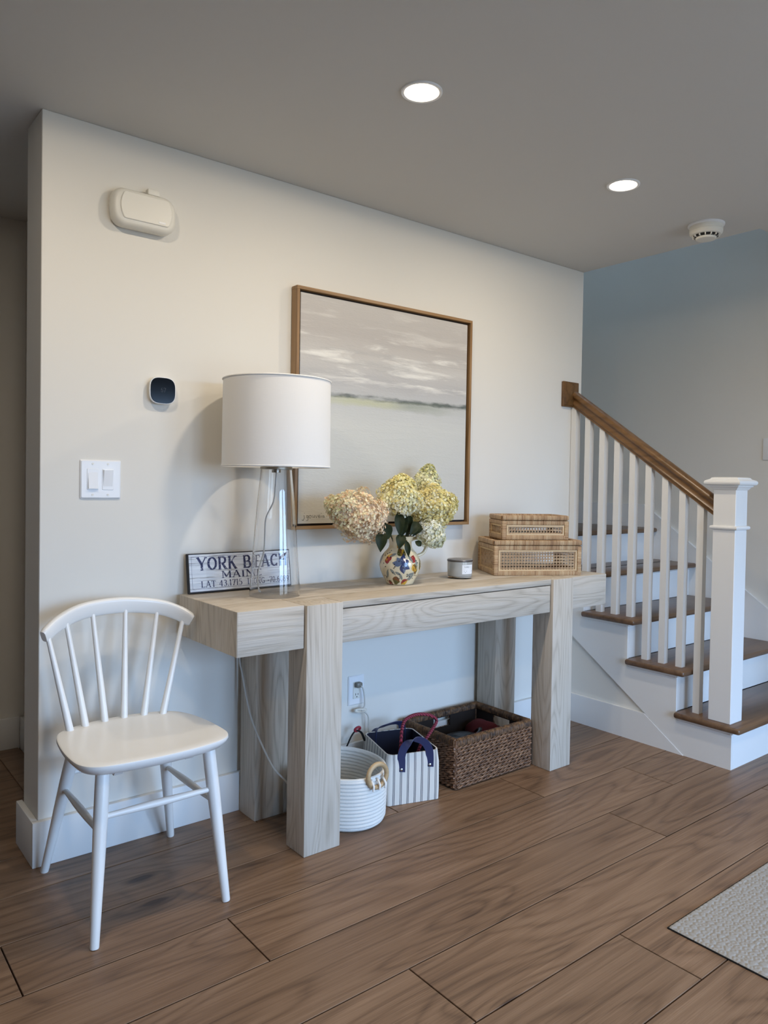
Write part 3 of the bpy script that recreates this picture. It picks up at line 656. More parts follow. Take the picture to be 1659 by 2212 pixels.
for i, p in enumerate(crest):
    t = i/(len(crest)-1); a = crest[max(i-1, 0)]; b_ = crest[min(i+1, len(crest)-1)]; tg = (b_-a).normalized()
    up = Vector((0, -0.18, 1)); up = (up-tg*up.dot(tg)).normalized(); bk = tg.cross(up)
    e_ = min(t, 1-t); hh = 0.0235+0.003*math.sin(pi*t); th_ = 0.0125
    k = 1.0 if e_ > 0.03 else 0.80+0.2*(e_/0.03)
    lp = []
    for j in range(16):
        aa = 2*pi*j/16; cc, ss = math.cos(aa), math.sin(aa); pw = 2/3.6
        lp.append(p+bk*(th_*k*math.copysign(abs(cc)**pw, cc))+up*(hh*k*math.copysign(abs(ss)**pw, ss)))
    loops.append(lp)
q.loft(loops); q.build('crest_rail', M['white_gloss'], ch, smooth=60)
tops = [(-0.016, -0.164, 0.785), (0.046, -0.136, 0.813), (0.133, -0.113, 0.832), (0.242, -0.105, 0.833), (0.345, -0.118, 0.816), (0.424, -0.150, 0.786)]
bases = [(0.042, -0.205), (0.093, -0.186), (0.156, -0.175), (0.217, -0.173), (0.278, -0.183), (0.333, -0.205)]
for (tx, ty, tz), (bx, by) in zip(tops, bases):
    q = MB(); a = Vector((bx, by, SZ-0.008)); b_ = Vector((tx, ty, tz))
    q.tube([a+(b_-a)*t for t in (0, 0.03, 0.3, 0.7, 1.0)], [0.0115, 0.0115, 0.0105, 0.0085, 0.0072], 14); q.build('spindle', M['white_gloss'], ch, smooth=50)

# ------------------------------------------------------------------ table lamp
LX, LY = 0.7408, -0.2213
lm = thing('table_lamp', 'clear glass table lamp with white drum shade at the left end of the console table', 'lamp', (LX, LY, ZT))
gl = NB('clear_glass'); gl.set(Base_Color=(1, 1, 1, 1), Roughness=0.0, Transmission_Weight=1.0, IOR=1.45)
M['glass'] = gl.mat
pr = [(0.0911, ZT), (0.0905, ZT+0.03), (0.0870, ZT+0.08), (0.0800, ZT+0.17), (0.0715, ZT+0.28), (0.0640, ZT+0.37), (0.0580, ZT+0.425), (0.0555, ZT+0.455)]
inner = [(r-0.0028, z) for r, z in reversed(pr)]
q = MB(); q.lathe(pr+inner[:-1]+[(pr[0][0]-0.0028, ZT+0.0)], (LX, LY), 64, capb=False, capt=False)
n = 64; L0 = len(pr)+len(inner)
q.f += [(k, (L0-1)*n+k, (L0-1)*n+(k+1) % n, (k+1) % n) for k in range(n)]; q.m += [0]*n
q.build('glass_base', M['glass'], lm, smooth=60)
M['nickel'] = plain('brushed_nickel', C(150, 146, 138), 0.35, 1.0, bump=(120, 0.03, 0.0005))
q = MB(); zc = ZT+0.456
q.lathe([(0.050, zc-0.001), (0.0575, zc), (0.0575, zc+0.008), (0.052, zc+0.010), (0.016, zc+0.011), (0.016, zc+0.022), (0.010, zc+0.024), (0.010, zc+0.10)], (LX, LY), 40); cap = q.build('neck_cap', M['nickel'], lm, smooth=40)
q = MB(); q.lathe([(0.016, zc-0.012), (0.016, zc-0.0005)], (LX, LY), 20); q.build('nut', M['nickel'], cap, smooth=40)
M['shade'] = NB('linen_shade').mat
_b2 = NB('linen_shade_weave'); vv2 = _b2.coord((900, 900, 900)); wv = _b2.noise(_b2.coord((420, 420, 60)), 1.0, 2); wv2 = _b2.noise(_b2.coord((30, 30, 700)), 1.0, 2)
_b2.set(Base_Color=C(236, 234, 230), Roughness=0.9); _b2.bump(_b2.math('ADD', wv, wv2), 0.15, 0.0008); M['shade'] = _b2.mat
SR = 0.1915; z0, z1 = 1.313, 1.626
q = MB(); q.lathe([(SR+0.002, z0), (SR, z1), (SR-0.003, z1), (SR-0.001, z0)], (LX, LY), 72, capb=False, capt=False)
q.f += [(k, 3*72+k, 3*72+(k+1) % 72, (k+1) % 72) for k in range(72)]; q.m += [0]*72
sh = q.build('shade', M['shade'], lm, smooth=40)
for z in (z0+0.003, z1-0.003):
    q = MB(); q.tube([(LX+(SR+0.0012)*math.cos(2*pi*k/60), LY+(SR+0.0012)*math.sin(2*pi*k/60), z) for k in range(60)], 0.0026, 6, closed=True); q.build('trim_band', M['shade'], sh, smooth=60)
q = MB()
for k in range(3):
    a = 2*pi*k/3+0.4; q.tube([(LX, LY, z0+0.05), (LX+(SR-0.002)*math.cos(a), LY+(SR-0.002)*math.sin(a), z0+0.05)], 0.0018, 6)
q.build('spider', M['nickel'], sh)
M['cord'] = plain('clear_grey_cord', C(206, 204, 198), 0.25, bump=(200, 0.05, 0.0005))
cd = crom([(LX, LY, zc-0.01), (LX-0.004, LY-0.002, ZT+0.40), (LX-0.010, LY, ZT+0.34), (LX-0.034, LY+0.01, ZT+0.28), (LX-0.038, LY+0.01, ZT+0.22), (LX-0.040, LY+0.012, ZT+0.16), (LX-0.054, LY+0.02, ZT+0.10), (LX-0.052, LY+0.03, ZT+0.05), (LX-0.040, LY+0.045, ZT+0.016), (LX-0.02, LY+0.070, ZT+0.006)], 6)
q = MB(); q.tube(cd, 0.0027, 8); q.build('cord', M['cord'], lm, smooth=60)
cd = crom([(0.692, -0.0235, 0.86), (0.695, -0.0235, 0.72), (0.700, -0.036, 0.583), (0.700, -0.054, 0.544), (0.700, -0.090, 0.46), (0.702, -0.127, 0.387), (0.70, -0.202, 0.32), (0.70, -0.300, 0.252), (0.730, -0.345, 0.205), (0.80, -0.345, 0.10), (0.85, -0.20, 0.012), (1.05, -0.035, 0.010), (1.30, -0.045, 0.06), (1.318, -0.035, 0.21), (1.319, -0.032, 0.251), (1.31, -0.030, 0.268), (1.287, -0.030, 0.286), (1.298, -0.030, 0.30), (1.299, -0.030, 0.324), (1.296, -0.030, 0.353), (1.287, -0.030, 0.384), (1.270, -0.028, 0.398)], 5)
q = MB(); q.tube(cd, 0.0034, 8); c2 = q.build('cord', M['cord'], lm, smooth=60)
q = MB(); q.box(1.258, 1.288, -0.032, -0.010, 0.384, 0.407, 0.006, 2); q.build('plug', plain('grey_plug', C(120, 116, 106), 0.4, bump=(90, .05, .001)), c2)
q = MB()
for k in range(4): q.tube([(1.278+0.03*math.cos(t/6*pi*2+k), -0.030+0.004*math.sin(t), 0.287+0.008*math.sin(t/6*2*pi+k*0.7)) for t in range(7)], 0.003, 6)
q.build('cord_bundle', M['plastic'], c2, smooth=60)

# ------------------------------------------------------------------ york beach sign
SGX, SGY = 0.705, -0.0505
sg = thing('wooden_sign', 'whitewashed wooden sign reading York Beach Maine in navy letters leaning behind the lamp', 'sign', (SGX, SGY, ZT))
tilt = math.atan2(0.022, 0.146)
def spl(u_, v_, d): # sign plane: u along x from the centre, v up, d out of the front
    return (SGX+u_, SGY+v_*math.sin(tilt)-d*math.cos(tilt), ZT+0.0005+v_*math.cos(tilt)+d*math.sin(tilt))
SW, SHh, SD = 0.430, 0.146, 0.016
def sbx(q, u0, u1, v0, v1, d0, d1, m=0):
    vs = [spl(u_, v_, d) for u_ in (u0, u1) for v_ in (v0, v1) for d in (d0, d1)]
    q.add(vs, [(0, 1, 3, 2), (4, 6, 7, 5), (0, 4, 5, 1), (2, 3, 7, 6), (0, 2, 6, 4), (1, 5, 7, 3)], m)
lp = 0.0026
q = MB(); sbx(q, -SW/2, SW/2, lp, SHh, -SD, 0); q.build('board', plain('black_edge', C(26, 24, 26), 0.7, bump=(60, .1, .001)), sg, smooth=0)
ww = NB('whitewashed_board'); g1 = ww.noise(ww.coord((6, 6, 150)), 1.0, 4, 0.6); g2 = ww.noise(ww.coord((3, 3, 40)), 2.0, 3, 0.6)
ww.set(Base_Color=ww.mix(ww.ramp(g1, (0.34, 1.0), (0.46, 0.0)), ww.ramp(g2, (0.3, C(196, 200, 206)), (0.6, C(226, 228, 230))), C(142, 140, 138)), Roughness=0.6); ww.bump(g1, 0.2, 0.001)
q = MB(); sbx(q, -SW/2+0.004, SW/2-0.004, lp+0.005, SHh-0.004, 0, 0.0006); fb = q.build('face', ww.mat, sg, smooth=0)
nv = NB('worn_navy_paint'); nn = nv.noise(nv.coord((110, 110, 160)), 1.4, 4, 0.7)
nv.set(Base_Color=nv.mix(nv.ramp(nn, (0.36, 1.0), (0.42, 0.0)), C(38, 42, 84), C(190, 194, 204)), Roughness=0.6); M['navy'] = nv.mat
q = MB()
def fit(q, s_, u0, u1, v_, h, **kw):
    w = text_w(s_)*h; letters(q, s_, u0, v_, h, (u1-u0)/w, lambda a, b_, d: spl(a, b_, d+0.0008), **kw)
fit(q, 'YORK BEACH', -SW/2+0.034, SW/2-0.016, 0.083, 0.048, wF=0.20, wT=0.085)
fit(q, 'MAINE', -SW/2+0.128, -SW/2+0.293, 0.051, 0.026, wF=0.17)
fit(q, 'LAT 43.1715', -SW/2+0.046, -SW/2+0.212, 0.021, 0.023, wF=0.15)
fit(q, 'LONG -70.6089', -SW/2+0.233, SW/2-0.012, 0.021, 0.023, wF=0.15)
q.build('lettering', M['navy'], fb, smooth=0, fixn=False)
q = MB(); a = SW/2-0.013; t_ = 0.0010; v0_, v1_ = lp+0.014, SHh-0.012
for u0, u1, w0, w1 in ((-a, a, v0_, v0_+t_), (-a, a, v1_-t_, v1_), (-a, -a+t_, v0_, v1_), (a-t_, a, v0_, v1_)):
    q.add([spl(u0, w0, 0.0009), spl(u1, w0, 0.0009), spl(u1, w1, 0.0009), spl(u0, w1, 0.0009)], [(0, 1, 2, 3)])
q.build('border_line', M['navy'], fb, smooth=0, fixn=False)

# ------------------------------------------------------------------ pitcher
PXc, PYc = 1.3238, -0.2247
pc = thing('ceramic_pitcher', 'cream ceramic pitcher painted with blue and autumn leaves holding hydrangeas', 'pitcher', (PXc, PYc, ZT))
pp = [(0.0500, 0.0), (0.0555, 0.003), (0.0575, 0.008), (0.0640, 0.022), (0.0740, 0.040), (0.0820, 0.060), (0.0850, 0.078), (0.0835, 0.096), (0.0770, 0.114), (0.0660, 0.130), (0.0550, 0.141), (0.0485, 0.150), (0.0455, 0.162), (0.0465, 0.176), (0.0510, 0.188), (0.0560, 0.197)]
def prad(z):
    for (r0, z0_), (r1, z1_) in zip(pp, pp[1:]):
        if z <= z1_: t = (z-z0_)/(z1_-z0_); return r0+(r1-r0)*t
    return pp[-1][0]
M['ceramic'] = plain('cream_glaze', C(226, 212, 178), 0.12, bump=(30, 0.02, 0.001), Coat_Weight=0.6)
prof = [(r, ZT+z) for r, z in pp]+[(r-0.004, ZT+z) for r, z in reversed(pp[2:])]
q = MB(); q.lathe(prof, (PXc, PYc), 56, capt=True); q.build('body', M['ceramic'], pc, smooth=60)
hd = math.radians(-14)                                     # handle direction
def hp(r, z): return (PXc+r*math.cos(hd), PYc+r*math.sin(hd), ZT+z)
q = MB(); q.tube(crom([hp(0.050, 0.180), hp(0.078, 0.188), hp(0.108, 0.176), hp(0.118, 0.150), hp(0.104, 0.124), hp(0.074, 0.112)], 6), 0.0085, 12, flat=0.8); q.build('handle', M['ceramic'], pc, smooth=60)
cols = [C(50, 62, 104), C(104, 116, 138), C(150, 46, 44), C(206, 160, 52), C(92, 86, 40), C(120, 74, 40), C(128, 134, 128), C(44, 40, 44)]
PMs = [plain('glaze_'+n, c, 0.15, bump=(80, .02, .0005), Coat_Weight=0.5) for n, c in zip(('navy', 'slate', 'red', 'yellow', 'olive', 'brown', 'grey', 'black'), cols)]
q = MB(); th0 = math.atan2(-2.393, -1.966)                 # towards the camera
def onp(u_, z, e_=0.0007):
    z = max(0.002, min(0.196, z)); r = prad(z)+e_; a = th0+u_/0.080
    return (PXc+r*math.cos(a), PYc+r*math.sin(a), ZT+z)
def leafp(u_, z, ang, L_, w, m, m2=None, n=8, e_=0.0007):
    for side in ((1, m), (-1, m if m2 is None else m2)):
        mid, edge = [], []
        for i in range(n+1):
            t = i/n; ww_ = w*math.sin(pi*min(1, t*1.05))**0.8*(1-0.25*t); 
            if t in (0, 1): ww_ = 0
            for lst, off in ((mid, 0), (edge, ww_*side[0])):
                du = L_*t*math.cos(ang)-off*math.sin(ang); dz = L_*t*math.sin(ang)+off*math.cos(ang); lst.append(onp(u_+du, z+dz, e_))
        q.add(mid+edge, [(i, i+1, n+2+i, n+1+i) for i in range(n)], side[1])
D = math.radians
for ang, L_ in ((D(125), .034), (D(170), .038), (D(30), .036), (D(75), .044), (D(-30), .038), (D(-75), .040)):
    leafp(0.006, 0.088, ang, L_, 0.013, 0 if -40 < math.degrees(ang) < 100 else 1, 0 if abs(ang) < 1.4 else 1)
for u_, z, ang, L_, w, a, b_ in ((-0.058, 0.098, D(60), .030, .012, 3, 2), (-0.052, 0.088, D(100), .026, .010, 2, 2), (0.050, 0.094, D(60), .028, .012, 2, 2), (0.052, 0.088, D(-60), .032, .012, 3, 3), (0.062, 0.086, D(-75), .036, .010, 4, 5),
        (-0.036, 0.028, D(-20), .032, .015, 5, 4), (-0.030, 0.006, D(35), .016, .010, 4, 4), (0.006, 0.006, D(28), .034, .011, 2, 3), (0.010, 0.122, D(130), .030, .013, 4, 5), (0.004, 0.122, D(50), .026, .013, 3, 4), (-0.020, 0.150, D(60), .034, .010, 3, 2), (0.02, 0.160, D(40), .03, .010, 5, 3), (-0.066, 0.018, D(-30), .026, .008, 5, 2), (0.10, 0.06, D(80), .04, .012, 4, 3), (-0.11, 0.08, D(80), .04, .012, 1, 0)):
    leafp(u_, z, ang, L_*1.22, w*1.3, a, b_)
for u_, z, ang, L_ in ((-0.040, 0.070, D(-50), .030), (-0.020, 0.058, D(-30), .028), (-0.062, 0.030, D(70), .034), (0.028, 0.040, D(20), .034), (0.030, 0.018, D(40), .036), (0.012, 0.024, D(120), .026), (0.046, 0.020, D(60), .030), (0.034, 0.128, D(-60), .034), (0.068, 0.110, D(-80), .04), (-0.05, 0.118, D(20), .03)):
    leafp(u_, z, ang, L_*1.2, 0.0062, 6, 6)
for k in range(34):
    u_, z = rng.uniform(-0.085, 0.085), rng.uniform(0.012, 0.14); leafp(u_, z, 0.3, 0.006, 0.0028, 7, 7, 4, 0.0009)
q.build('painted_leaves', PMs, pc, smooth=0, fixn=False)

# ------------------------------------------------------------------ hydrangeas
def vcol_mat(name, rough=0.7, trans=0.0):
    bb = NB(name); at = bb.n('Attribute', attribute_name='tint'); bb.l(at.outputs['Color'], bb.p.inputs['Base Color']); bb.p.inputs['Roughness'].default_value = rough
    tr = bb.n('BsdfTranslucent'); bb.l(at.outputs['Color'], tr.inputs['Color']); mx = bb.n('MixShader'); mx.inputs[0].default_value = 0.2
    bb.l(bb.p.outputs[0], mx.inputs[1]); bb.l(tr.outputs[0], mx.inputs[2]); bb.l(mx.outputs[0], bb.out.inputs[0])
    return bb.mat
M['petal'] = vcol_mat('hydrangea_petals')
M['leaf'] = plain('dark_green_leaf', C(36, 46, 24), 0.55, bump=(60, 0.3, 0.002), spec=0.25)
M['stem'] = plain('green_brown_stem', C(64, 66, 40), 0.6, bump=(90, 0.3, 0.001))
def lin(c): return np.array(C(*c)[:3])
def bloom(parent, cen, axis, L_, R_, n, pal, taper=0.45):
    cen = np.array(cen); ax = np.array(axis, float); ax /= np.linalg.norm(ax)
    t1 = np.cross(ax, [0.3, 0.2, 1]); t1 /= np.linalg.norm(t1); t2 = np.cross(ax, t1)
    V, Fc, CC = [], [], []
    for i in range(n):
        s_ = rng.uniform(-1, 1); ph = rng.uniform(0, 2*pi)
        rr = math.sqrt(max(0, 1-s_*s_))*(1-taper*max(s_, -0.3)*0.9)
        dep = 1-abs(rng.normal(0, 0.13)); lump = 1+0.10*math.sin(3*ph+5*s_)+0.08*math.sin(7*ph-4*s_)+0.06*math.sin(11*s_+2*ph)
        p = cen+ax*(s_*L_*dep)+(t1*math.cos(ph)+t2*math.sin(ph))*(rr*R_*dep*lump)
        nr = ax*(s_*0.8+0.15)+(t1*math.cos(ph)+t2*math.sin(ph))*rr; nr = nr+rng.normal(0, 0.35, 3); nr /= np.linalg.norm(nr)
        a1 = np.cross(nr, [0.1, 0.9, 0.4]); a1 /= np.linalg.norm(a1); a2 = np.cross(nr, a1)
        size = rng.uniform(0.0044, 0.0072); rot = rng.uniform(0, pi/2)
        f = np.clip(0.5+0.5*s_+rng.normal(0, 0.22), 0, 1)
        c = lin(pal[0])*(1-f)+lin(pal[1])*f
        if rng.random() < 0.22: c = lin(pal[2])
        c = c*rng.uniform(0.85, 1.22)
        for k in range(4):
            a = rot+k*pi/2; d = a1*math.cos(a)+a2*math.sin(a); e_ = -a1*math.sin(a)+a2*math.cos(a)
            o = len(V); b0 = p+nr*0.0005
            V += [b0, b0+d*size*0.55+e_*size*0.45+nr*size*0.22, b0+d*size+nr*size*0.10, b0+d*size*0.55-e_*size*0.45+nr*size*0.22]
            Fc.append((o, o+1, o+2, o+3)); CC.append(c)
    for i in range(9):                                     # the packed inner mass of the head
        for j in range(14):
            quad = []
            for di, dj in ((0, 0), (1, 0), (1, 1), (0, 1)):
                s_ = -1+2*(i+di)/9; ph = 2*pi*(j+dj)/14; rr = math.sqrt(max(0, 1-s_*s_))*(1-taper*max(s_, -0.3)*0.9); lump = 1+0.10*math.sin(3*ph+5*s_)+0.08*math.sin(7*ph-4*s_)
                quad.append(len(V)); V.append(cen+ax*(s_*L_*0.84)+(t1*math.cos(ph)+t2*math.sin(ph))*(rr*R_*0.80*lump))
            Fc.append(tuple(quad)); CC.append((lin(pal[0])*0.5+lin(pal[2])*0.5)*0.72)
    me = bpy.data.meshes.new('flower_head'); O = np.array(parent['_o'])
    me.from_pydata([tuple(p-O) for p in V], [], Fc); me.materials.append(M['petal'])
    at = me.color_attributes.new('tint', 'FLOAT_COLOR', 'CORNER'); arr = np.ones((len(Fc)*4, 4), np.float32); arr[:, :3] = np.repeat(np.clip(np.array(CC), 0, 1), 4, axis=0); at.data.foreach_set('color', arr.ravel())
    ob = bpy.data.objects.new('flower_head', me); COL.objects.link(ob); ob.parent = parent; ob['kind'] = 'stuff'
    return ob
def leaf(parent, a, b_, w, droop=0.012, nrm=(-0.55, -0.8, 0.2)):
    a, b_ = Vector(a), Vector(b_); d = b_-a; L_ = d.length; t = d.normalized(); s_ = t.cross(Vector(nrm)).normalized(); nn_ = s_.cross(t).normalized()
    q = MB(); n = 9; rows = []
    for i in range(n+1):
        u_ = i/n; wd_ = w*(math.sin(pi*u_**0.8)**0.9)*(1-0.15*u_) if 0 < i < n else 0.0004
        c_ = a+d*u_+nn_*(droop*math.sin(pi*u_)); 
        for k in (-1, -0.5, 0, 0.5, 1): q.v.append(tuple(c_+s_*wd_*k+nn_*(abs(k)*wd_*0.35)))
    for i in range(n):
        for k in range(4): q.f.append((i*5+k, i*5+k+1, (i+1)*5+k+1, (i+1)*5+k)); q.m.append(0)
    return q.build('leaf', M['leaf'], parent, smooth=60)
NK = (PXc, PYc, ZT+0.16)
specs = [
 ('dried hydrangea with blush pink cone of florets leaning far left over the pitcher', (1.062, -0.265, 1.143), (-0.95, 0.0, 0.33), 0.146, 0.094, 3200, ((244, 222, 196), (242, 236, 196), (236, 202, 164)), [((1.190, -0.29, 1.085), (1.150, -0.305, 1.120), 0.012), ((1.155, -0.315, 1.078), (1.142, -0.325, 0.996), 0.019), ((1.215, -0.30, 1.058), (1.128, -0.30, 1.098), 0.024), ((1.125, -0.30, 1.108), (1.094, -0.31, 1.088), 0.010)]),
 ('tallest front hydrangea with round cream green head in the middle of the bunch', (1.276, -0.275, 1.215), (0.05, -0.1, 1.0), 0.088, 0.088, 2800, ((248, 244, 222), (238, 230, 166), (232, 216, 146)), [((1.285, -0.27, 1.16), (1.300, -0.28, 1.06), 0.016), ((1.335, -0.26, 1.14), (1.318, -0.27, 1.05), 0.016), ((1.252, -0.30, 1.150), (1.245, -0.315, 1.054), 0.017), ((1.274, -0.30, 1.115), (1.262, -0.31, 1.053), 0.016), ((1.262, -0.306, 1.062), (1.240, -0.318, 1.002), 0.017)]),
 ('rear hydrangea with a pale pointed tip rising highest at the back', (1.512, -0.165, 1.262), (0.30, 0.05, 1.0), 0.092, 0.060, 1900, ((246, 246, 226), (222, 220, 164), (234, 228, 180)), []),
 ('wide golden yellow hydrangea head at the right of the bunch', (1.498, -0.24, 1.166), (0.92, 0.05, 0.10), 0.128, 0.090, 3300, ((238, 222, 158), (222, 214, 142), (246, 240, 208)), [((1.362, -0.29, 1.105), (1.305, -0.305, 1.052), 0.016), ((1.385, -0.28, 1.095), (1.332, -0.29, 1.047), 0.014), ((1.291, -0.30, 1.035), (1.301, -0.305, 0.968), 0.010)]),
 ('small white hydrangea head drooping low over the pitcher handle', (1.432, -0.295, 1.055), (0.55, -0.1, -0.55), 0.070, 0.058, 1600, ((248, 248, 234), (238, 238, 212), (228, 226, 184)), [((1.338, -0.30, 1.029), (1.364, -0.31, 1.010), 0.010)]),
]
for lab, cen, ax, L_, R_, n, pal, lv in specs:
    t = thing('hydrangea', lab, 'flower', NK, 0, 'hydrangeas in the pitcher')
    stp = crom([(PXc+(cen[0]-PXc)*0.08, PYc+(cen[1]-PYc)*0.08, ZT+0.10), (PXc+(cen[0]-PXc)*0.22, PYc+(cen[1]-PYc)*0.22, ZT+0.20), (PXc+(cen[0]-PXc)*0.65, PYc+(cen[1]-PYc)*0.65, ZT+0.21+(cen[2]-ZT-0.21)*0.55), cen], 6)
    q = MB(); q.tube(stp, [0.0036]*(len(stp)-4)+[0.003, 0.0026, 0.0022, 0.002], 8); q.build('stem', M['stem'], t, smooth=60)
    bloom(t, cen, ax, L_, R_, n, pal)
    for a, b_, w in lv: leaf(t, a, b_, w*1.3)

# ------------------------------------------------------------------ candle
CX, CY, CR = 1.6746, -0.2135, 0.0550
cn = thing('jar_candle', 'frosted grey glass jar candle with ridged lid and white label on the table', 'candle', (CX, CY, ZT))
M['frost'] = plain('frosted_grey_glass', C(176, 176, 172), 0.12, bump=(30, 0.01, 0.0005), Coat_Weight=0.8)
M['clear_foot'] = M['glass']
q = MB(); q.lathe([(0.050, ZT), (0.0535, ZT+0.002), (0.0545, ZT+0.010), (0.0520, ZT+0.0105)], (CX, CY), 48); q.build('glass_foot', M['glass'], cn, smooth=40)
q = MB(); q.lathe([(0.0530, ZT+0.0106), (0.0545, ZT+0.013), (0.0553, ZT+0.04), (0.0556, ZT+0.074)], (CX, CY), 56); q.build('jar', M['frost'], cn, smooth=40)
q = MB(); q.lathe([(0.0562, ZT+0.0745), (0.0568, ZT+0.0755), (0.0568, ZT+0.080), (0.0555, ZT+0.0815)], (CX, CY), 56); ld = q.build('lid', plain('pewter_lid', C(104, 98, 96), 0.35, 0.7, bump=(60, .05, .001)), cn, smooth=40)
q = MB()
for k in range(26):
    u_ = -0.052+0.104*k/25; hl = math.sqrt(max(0.0001, 0.0545**2-u_**2)); a = th0+pi/2
    Mx = Matrix.Translation((CX, CY, ZT)) @ Matrix.Rotation(th0, 4, 'Z'); q.box(-hl, hl, u_-0.0011, u_+0.0011, 0.0812, 0.0850, M=Mx)
stuff(q.build('ridges', plain('pale_ridges', C(206, 202, 198), 0.3, 0.5, bump=(60, .05, .001)), ld, smooth=0))
la = th0+0.62
def onc(a, z, e_=0.0006): r = 0.0545+e_+(z/0.074)*0.0010; return (CX+r*math.cos(a), CY+r*math.sin(a), ZT+z)
q = MB(); n = 10; P0 = [onc(la-0.52+1.04*i/n, 0.022) for i in range(n+1)]; P1 = [onc(la-0.52+1.04*i/n, 0.062) for i in range(n+1)]
q.add(P0+P1, [(i, i+1, n+2+i, n+1+i) for i in range(n)]); lb = q.build('label', plain('white_paper', C(236, 236, 236), 0.7, bump=(200, .03, .0005)), cn, smooth=40, fixn=False)
q = MB(); pl_ = lambda u_, v_, d: onc(la-0.52+u_/0.055, v_, 0.0009)
letters(q, 'SAND + ', 0.009, 0.0495, 0.0068, 0.92, pl_, 0.12, 0.10, 0.22, 0.0)
for z, a, b_ in ((0.043, 0.008, 0.045), (0.0345, 0.008, 0.022), (0.0285, 0.012, 0.018), (0.0345, 0.046, 0.052)):
    q.add([pl_(a, z, 0), pl_(b_, z, 0), pl_(b_, z+0.0012, 0), pl_(a, z+0.0012, 0)], [(0, 1, 2, 3)])
q.build('lettering', M['ink'], lb, smooth=0, fixn=False)

# ------------------------------------------------------------------ rattan boxes
def wrapmat(name, axis):
    bb = NB(name); tcn = bb.n('TexCoord'); sp_ = bb.n('SeparateXYZ'); bb.l(tcn.outputs['Object'], sp_.inputs[0])
    s_ = bb.math('MULTIPLY', sp_.outputs[axis], 2*pi/0.0062); w_ = bb.math('ABSOLUTE', bb.math('SINE', bb.math('MULTIPLY', s_, 0.5)))
    sc = [3.0, 3.0, 3.0]; sc[axis] = 150.0
    n1 = bb.noise(bb.coord(tuple(sc)), 1.0, 2, 0.6); sc2 = [2.0]*3; sc2[axis] = 26.0; n2 = bb.noise(bb.coord(tuple(sc2)), 1.0, 2, 0.6)
    f = bb.math('ADD', bb.math('MULTIPLY', n1, 0.55), bb.math('MULTIPLY', n2, 0.55))
    col = bb.ramp(f, (0.36, C(116, 82, 56)), (0.50, C(182, 145, 106)), (0.64, C(212, 182, 142)))
    col = bb.mix(bb.ramp(w_, (0.0, 0.9), (0.34, 0.0)), col, C(74, 50, 34))
    bb.set(Base_Color=col, Roughness=0.45); bb.bump(w_, 0.8, 0.0022); return bb.mat
WM = [wrapmat('wrapped_cane_x', 0), wrapmat('wrapped_cane_y', 1), wrapmat('wrapped_cane_z', 2)]
M['trimcane'] = wood('split_cane_trim', C(176, 140, 92), C(206, 174, 126), C(222, 194, 148), 0, 20, 6, 0.1, 0.45, 0.7)
M['cane'] = wood('woven_cane', C(150, 116, 78), C(190, 154, 110), C(214, 184, 140), 0, 30, 6, 0.1, 0.5, 1.0)
def cane(q, w, h, place, c=0.0140, t=0.0009, sw=0.0013):
    """open six-way cane weave on a w x h panel; place(u,v,d)"""
    def strip(u0, v0, u1, v1, d):
        du, dv = u1-u0, v1-v0; l = math.hypot(du, dv)
        if l < 1e-5: return
        nu, nv_ = -dv/l*sw/2, du/l*sw/2
        vs = [place(u0+nu, v0+nv_, d), place(u1+nu, v1+nv_, d), place(u1-nu, v1-nv_, d), place(u0-nu, v0-nv_, d), place(u0+nu, v0+nv_, d-t), place(u1+nu, v1+nv_, d-t), place(u1-nu, v1-nv_, d-t), place(u0-nu, v0-nv_, d-t)]
        q.add(vs, [(0, 1, 2, 3), (0, 4, 5, 1), (2, 6, 7, 3), (7, 6, 5, 4)])
    nu_, nv2 = int(w/c), int(h/c); ou, ov = (w-nu_*c)/2, (h-nv2*c)/2
    for i in range(nu_+1):
        for o in (-0.0012, 0.0012):
            u_ = ou+i*c+o
            if 0 < u_ < w: strip(u_, 0, u_, h, 0.0)
    for j in range(nv2+1):
        for o in (-0.0012, 0.0012):
            v_ = ov+j*c+o
            if 0 < v_ < h: strip(0, v_, w, v_, 0.0006)
    for s_ in (1, -1):
        k = -nv2-2
        while k < nu_+nv2+3:
            # line u - ou = k*c + s*(v-ov), clipped
            pts = []
            u0 = ou+(k+0.5)*c+s_*(0-ov); u1 = ou+(k+0.5)*c+s_*(h-ov)
            va, vb = 0.0, h
            if u0 > u1: u0, u1, va, vb = u1, u0, vb, va
            if not (u1 <= 0 or u0 >= w):
                if u0 < 0: va += (vb-va)*(0-u0)/(u1-u0); u0 = 0
                if u1 > w: vb = va+(vb-va)*(w-u0)/(u1-u0); u1 = w
                strip(u0, va, u1, vb, 0.0012 if s_ > 0 else 0.0018)
            k += 1
